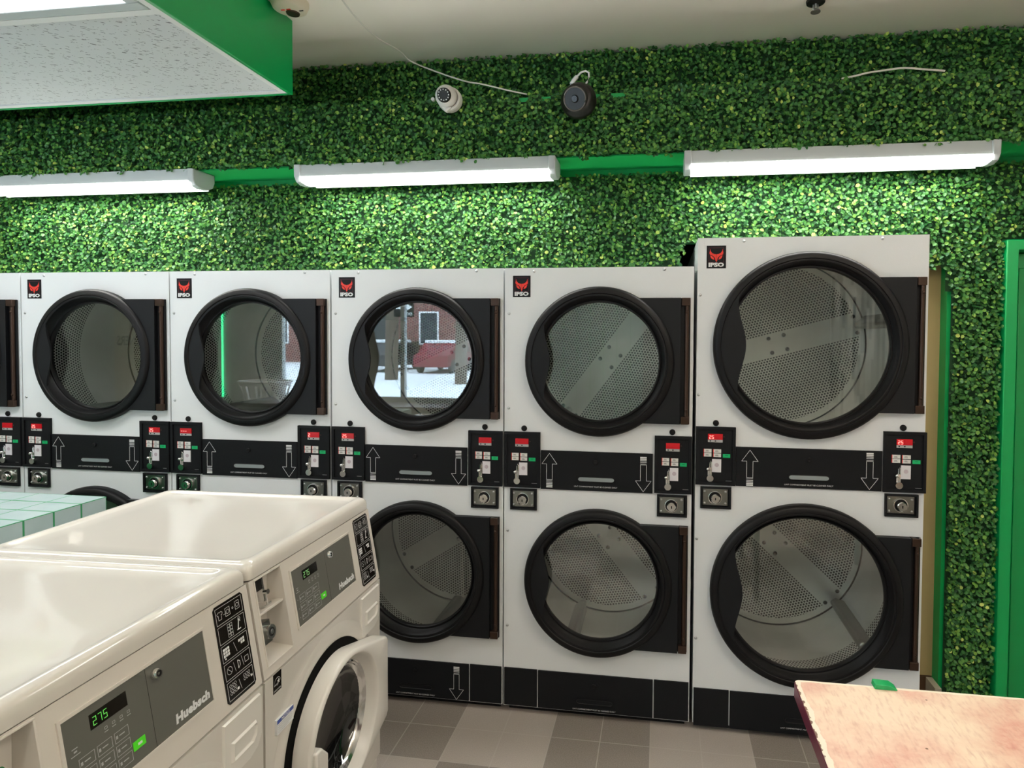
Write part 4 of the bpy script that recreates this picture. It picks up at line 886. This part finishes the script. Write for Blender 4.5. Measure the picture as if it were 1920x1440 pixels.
b = MB(); b.tube([(-.028, -.030, .060), (-.018, -.025, .078), (-.006, -.02, .094)], .0085, 8); b.tube([(-.006, -.02, .094), (.010, -.02, .110), (.030, -.02, .116), (.043, -.018, .108), (.044, -.015, .092), (.036, -.012, .074), (.026, -.01, .060)], .0042, 8); b.build('cable', 'basket', ck)
cp = MB(); cp.cyl((2.112, -.016, 2.680), .008, -.010, .004, 12); tag(cp.build('wall_plug', 'camwhite', bevel=.001), 'tiny white plug on the hedge left of the white camera', 'wall plug')
def cat(pts, k=6):
    pts = [Vector(p) for p in pts]; out = []
    for i in range(len(pts)-1):
        p0, p1, p2, p3 = pts[max(i-1, 0)], pts[i], pts[i+1], pts[min(i+2, len(pts)-1)]
        for j in range(k):
            t = j/k; out.append(.5*((2*p1)+(-p0+p2)*t+(2*p0-5*p1+4*p2-p3)*t*t+(-p0+3*p1-3*p2+p3)*t**3))
    return out+[pts[-1]]
w1 = MB(); w1.tube(cat([(1.95, -.62, 2.951), (1.912, -.42, 2.905), (1.909, -.162, 2.900), (1.938, .02, 2.918), (1.960, .10, 2.905), (2.115, .04, 2.82), (2.244, .01, 2.764), (2.327, .0, 2.742), (2.445, .0, 2.709), (2.52, .01, 2.694)]), .0032, 8); tag(w1.build('loose_cable', 'wire'), 'loose white cable drooping from the ceiling to the bulkhead top', 'cable')
w2 = MB(); w2.tube(cat([(3.80, .004, 2.690), (3.85, -.008, 2.694), (3.893, -.016, 2.700), (3.963, -.016, 2.707), (4.026, -.016, 2.711), (4.10, -.016, 2.702), (4.175, -.014, 2.693)]), .0038, 8); tag(w2.build('loose_cable', 'wire'), 'short white cable lying on the bulkhead top at the right', 'cable')
sd = thing('smoke_detector', 'round cream smoke detector on the ceiling beside the green ceiling box', 'smoke detector', (1.655, -.345, 2.955))
b = MB(); b.lathe([(.070, 0), (.070, -.012), (.062, -.030), (.050, -.036), (.0001, -.037)], (0, 0, 0), 40, 'z'); b.build('body', 'detector', sd, ang=50)
b = MB(); b.lathe([(.026, -.036), (.024, -.041), (.0001, -.042)], (.002, .018, 0), 24, 'z'); b.build('sensor_grille', 'hinge', sd)
b = MB(); b.box(-.030, -.014, -.012, -.007, -.0385, -.036); b.box(-.006, .010, -.014, -.009, -.0385, -.036); b.build('red_marks', 'red_print', sd)
b = MB(); b.box(.036, .052, .004, .009, -.0375, -.030); b.build('vent_slot', 'dark', sd)
sp = thing('sprinkler_head', 'small ceiling fire sprinkler with black collar at the top edge', 'sprinkler', (3.676, -.085, 2.955))
b = MB(); b.lathe([(.036, 0), (.034, -.008), (.022, -.012), (.0001, -.012)], (0, 0, 0), 28, 'z'); b.build('collar', 'camblack', sp)
b = MB(); b.cyl((0, 0, 0), .006, -.030, -.010, 12, 'z'); b.tube([(-.009, 0, -.014), (-.009, 0, -.032), (0, 0, -.040)], .002, 6); b.tube([(.009, 0, -.014), (.009, 0, -.032), (0, 0, -.040)], .002, 6); b.build('frame', 'zinc', sp)
b = MB(); b.cyl((0, 0, 0), .018, -.043, -.040, 20, 'z'); b.build('deflector', 'camrim', sp)
# ------------------------------------------------------------------ the rest of the room and the street, seen in the dryer glass
bs = thing('laundry_basket', 'white slotted laundry basket on the window ledge, mirrored in a dryer door', 'laundry basket', (-1.66, -4.20, .84))
b = MB(); n = 40; lv = []
def oval(a_, b_, z): return [(a_*math.copysign(abs(math.cos(q))**.7, math.cos(q)), b_*math.copysign(abs(math.sin(q))**.7, math.sin(q)), z) for q in [2*PI*i/n for i in range(n)]]
R0, R1, R2 = oval(.24, .16, 0), oval(.245, .165, .04), oval(.285, .20, .20); R3 = oval(.295, .205, .25)
b.add(R0+R1, [(i, (i+1) % n, (i+1) % n+n, i+n) for i in range(n)]+[list(range(n))]); b.add(R2+R3, [(i, (i+1) % n, (i+1) % n+n, i+n) for i in range(n)])
for i in range(0, n, 2): b.add([R1[i], R1[(i+1) % n], R2[(i+1) % n], R2[i]], [(0, 1, 2, 3)])
b.build('basket_body', 'basket', bs); b = MB(); b.tube(oval(.30, .21, .25)+[oval(.30, .21, .25)[0]], .010, 8); b.build('basket_rim', 'basket', bs)
ns_ = MB(); ns_.cyl((-2.42, -4.44, 0), .011, .86, 2.2, 10, 'z'); tag(ns_.build('led_strip', 'neon'), 'vertical green LED strip beside the front window, mirrored in a dryer door', 'led strip')
sg = thing('wall_sign', 'pale wall sign with dark capital letters, mirrored in a dryer door', 'sign', (-3.50, -4.45, 1.2))
MB().box(-.47, .47, -.008, .012, -.75, 1.1).build('board', 'baseb', sg)
b = MB()
for (s_, z_, xr, wd2) in (('WITH', .50, .06, .30), ('SOFTENERS', .31, .17, .60)):
    v, fc, wd = text_cached(s_, .17, .002, 1, 0, 1); b.add([(xr-p[0]/wd*wd2, .014, z_+p[1]) for p in v], fc)
b.build('lettering', 'lcd', sg)
struct(MB().box(1.6, 2.9, -4.455, -4.44, 0, 2.4).build('trim_2', 'tile'))
struct(MB().box(4.95, 6.08, -4.455, -4.43, 0, 2.5).build('trim_3', 'stripes'))
street = struct(MB().box(-40, 40, -45, -4.62, -.25, -.12).build('ground', 'snow'))
ss = thing('street_sign', 'black one way arrow sign on a pole outside, mirrored in a dryer door', 'street sign', (-2.0, -9.0, -.12))
MB().cyl((0, -.03, 0), .025, 0, 2.75, 12, 'z').build('pole', 'zinc', ss)
MB().box(-.21, .21, -.006, .0, 2.15, 2.42).build('sign_board', 'lcd', ss)
b = MB(); b.prism([(-.17, 2.31), (.07, 2.31), (.07, 2.28), (.18, 2.345), (.07, 2.41), (.07, 2.38), (-.17, 2.38)], .001, .003)
v, fc, wd = text_cached('EXCEPTE', .09, .001, 1, 0, 1); b.add([(.17-p[0]/wd*.24, .002, 2.18+p[1]) for p in v], fc); b.build('sign_marks', 'white_print', ss)
bl = thing('brick_building', 'red brick row house across the snowy street, mirrored in the dryer glass', 'building', (-8, -34, -.12))
MB().box(-22, 26, -4, 0, 0, 12).build('wall', 'brick', bl)
for i in range(14):
    for z in (1.2, 4.6, 8.0):
        x = -21+i*3.4; f = MB(); f.frame(x, x+1.3, z, z+2.1, .1, -.02, .06); fo = f.build('window_frame', 'basket', bl); MB().box(x+.1, x+1.2, -.01, .01, z+.1, z+2.0).build('pane', 'glassdark', fo)
for i in range(4): b = MB(); b.box(-18+i*10, -14+i*10, 0, 1.6, 0, 1.4); b.build('porch', 'bark', bl)
for i, (tx, ty, r) in enumerate(((-4.2, -19, .22), (-7.6, -20.5, .26), (-1.2, -21, .2), (-12, -19.5, .25))):
    b = MB(); b.tube([(0, 0, 0), (.05, 0, 3), (.25, .1, 6), (.2, 0, 9)], r, 10); b.tube([(.1, 0, 3.2), (1.2, .2, 5.5), (1.8, 0, 8)], r*.5, 8); b.tube([(.05, 0, 2.6), (-1.1, -.2, 5), (-1.6, 0, 8)], r*.5, 8)
    o = b.build('bare_tree', 'bark'); o.location = (tx, ty, -.12)
    tag(o, ['thick bare tree trunk across the street, nearest the red car', 'forked bare street tree left of the cars', 'slender bare street tree at the right end', 'bare street tree farthest to the left'][i], 'tree', 'bare street trees')
def car(x, y, mat, lab):
    t = thing('parked_car', lab, 'car', (x, y, -.12), 'snow covered parked cars', PI/2)
    MB().prism([(-2.1, .3), (-2.1, .8), (-1.3, .95), (-.8, 1.4), (.8, 1.42), (1.5, .98), (2.1, .85), (2.15, .3)], -.85, .85).build('body', mat, t, .06)
    MB().prism([(-1.15, .97), (-.74, 1.34), (.74, 1.36), (1.3, .99)], -.87, .87).build('side_windows', 'glassdark', t)
    MB().box(-.80, .84, -.78, .78, 1.40, 1.56).build('snow_cap', 'snow', t, .04)
    for wx_ in (-1.35, 1.35):
        for wy_ in (-.86, .70): MB().cyl((wx_, 0, .33), .33, wy_, wy_+.16, 20).build('wheel', 'camblack', t)
car(-7.5, -26.5, 'carred', 'red parked car across the street'); car(-10.6, -26.9, 'cardark', 'dark parked car left of the red one'); car(-3.4, -26.6, 'cardark', 'dark parked car right of the red one')

for o in bpy.data.objects:
    for k in ('o', 'dg'):
        if k in o: del o[k]
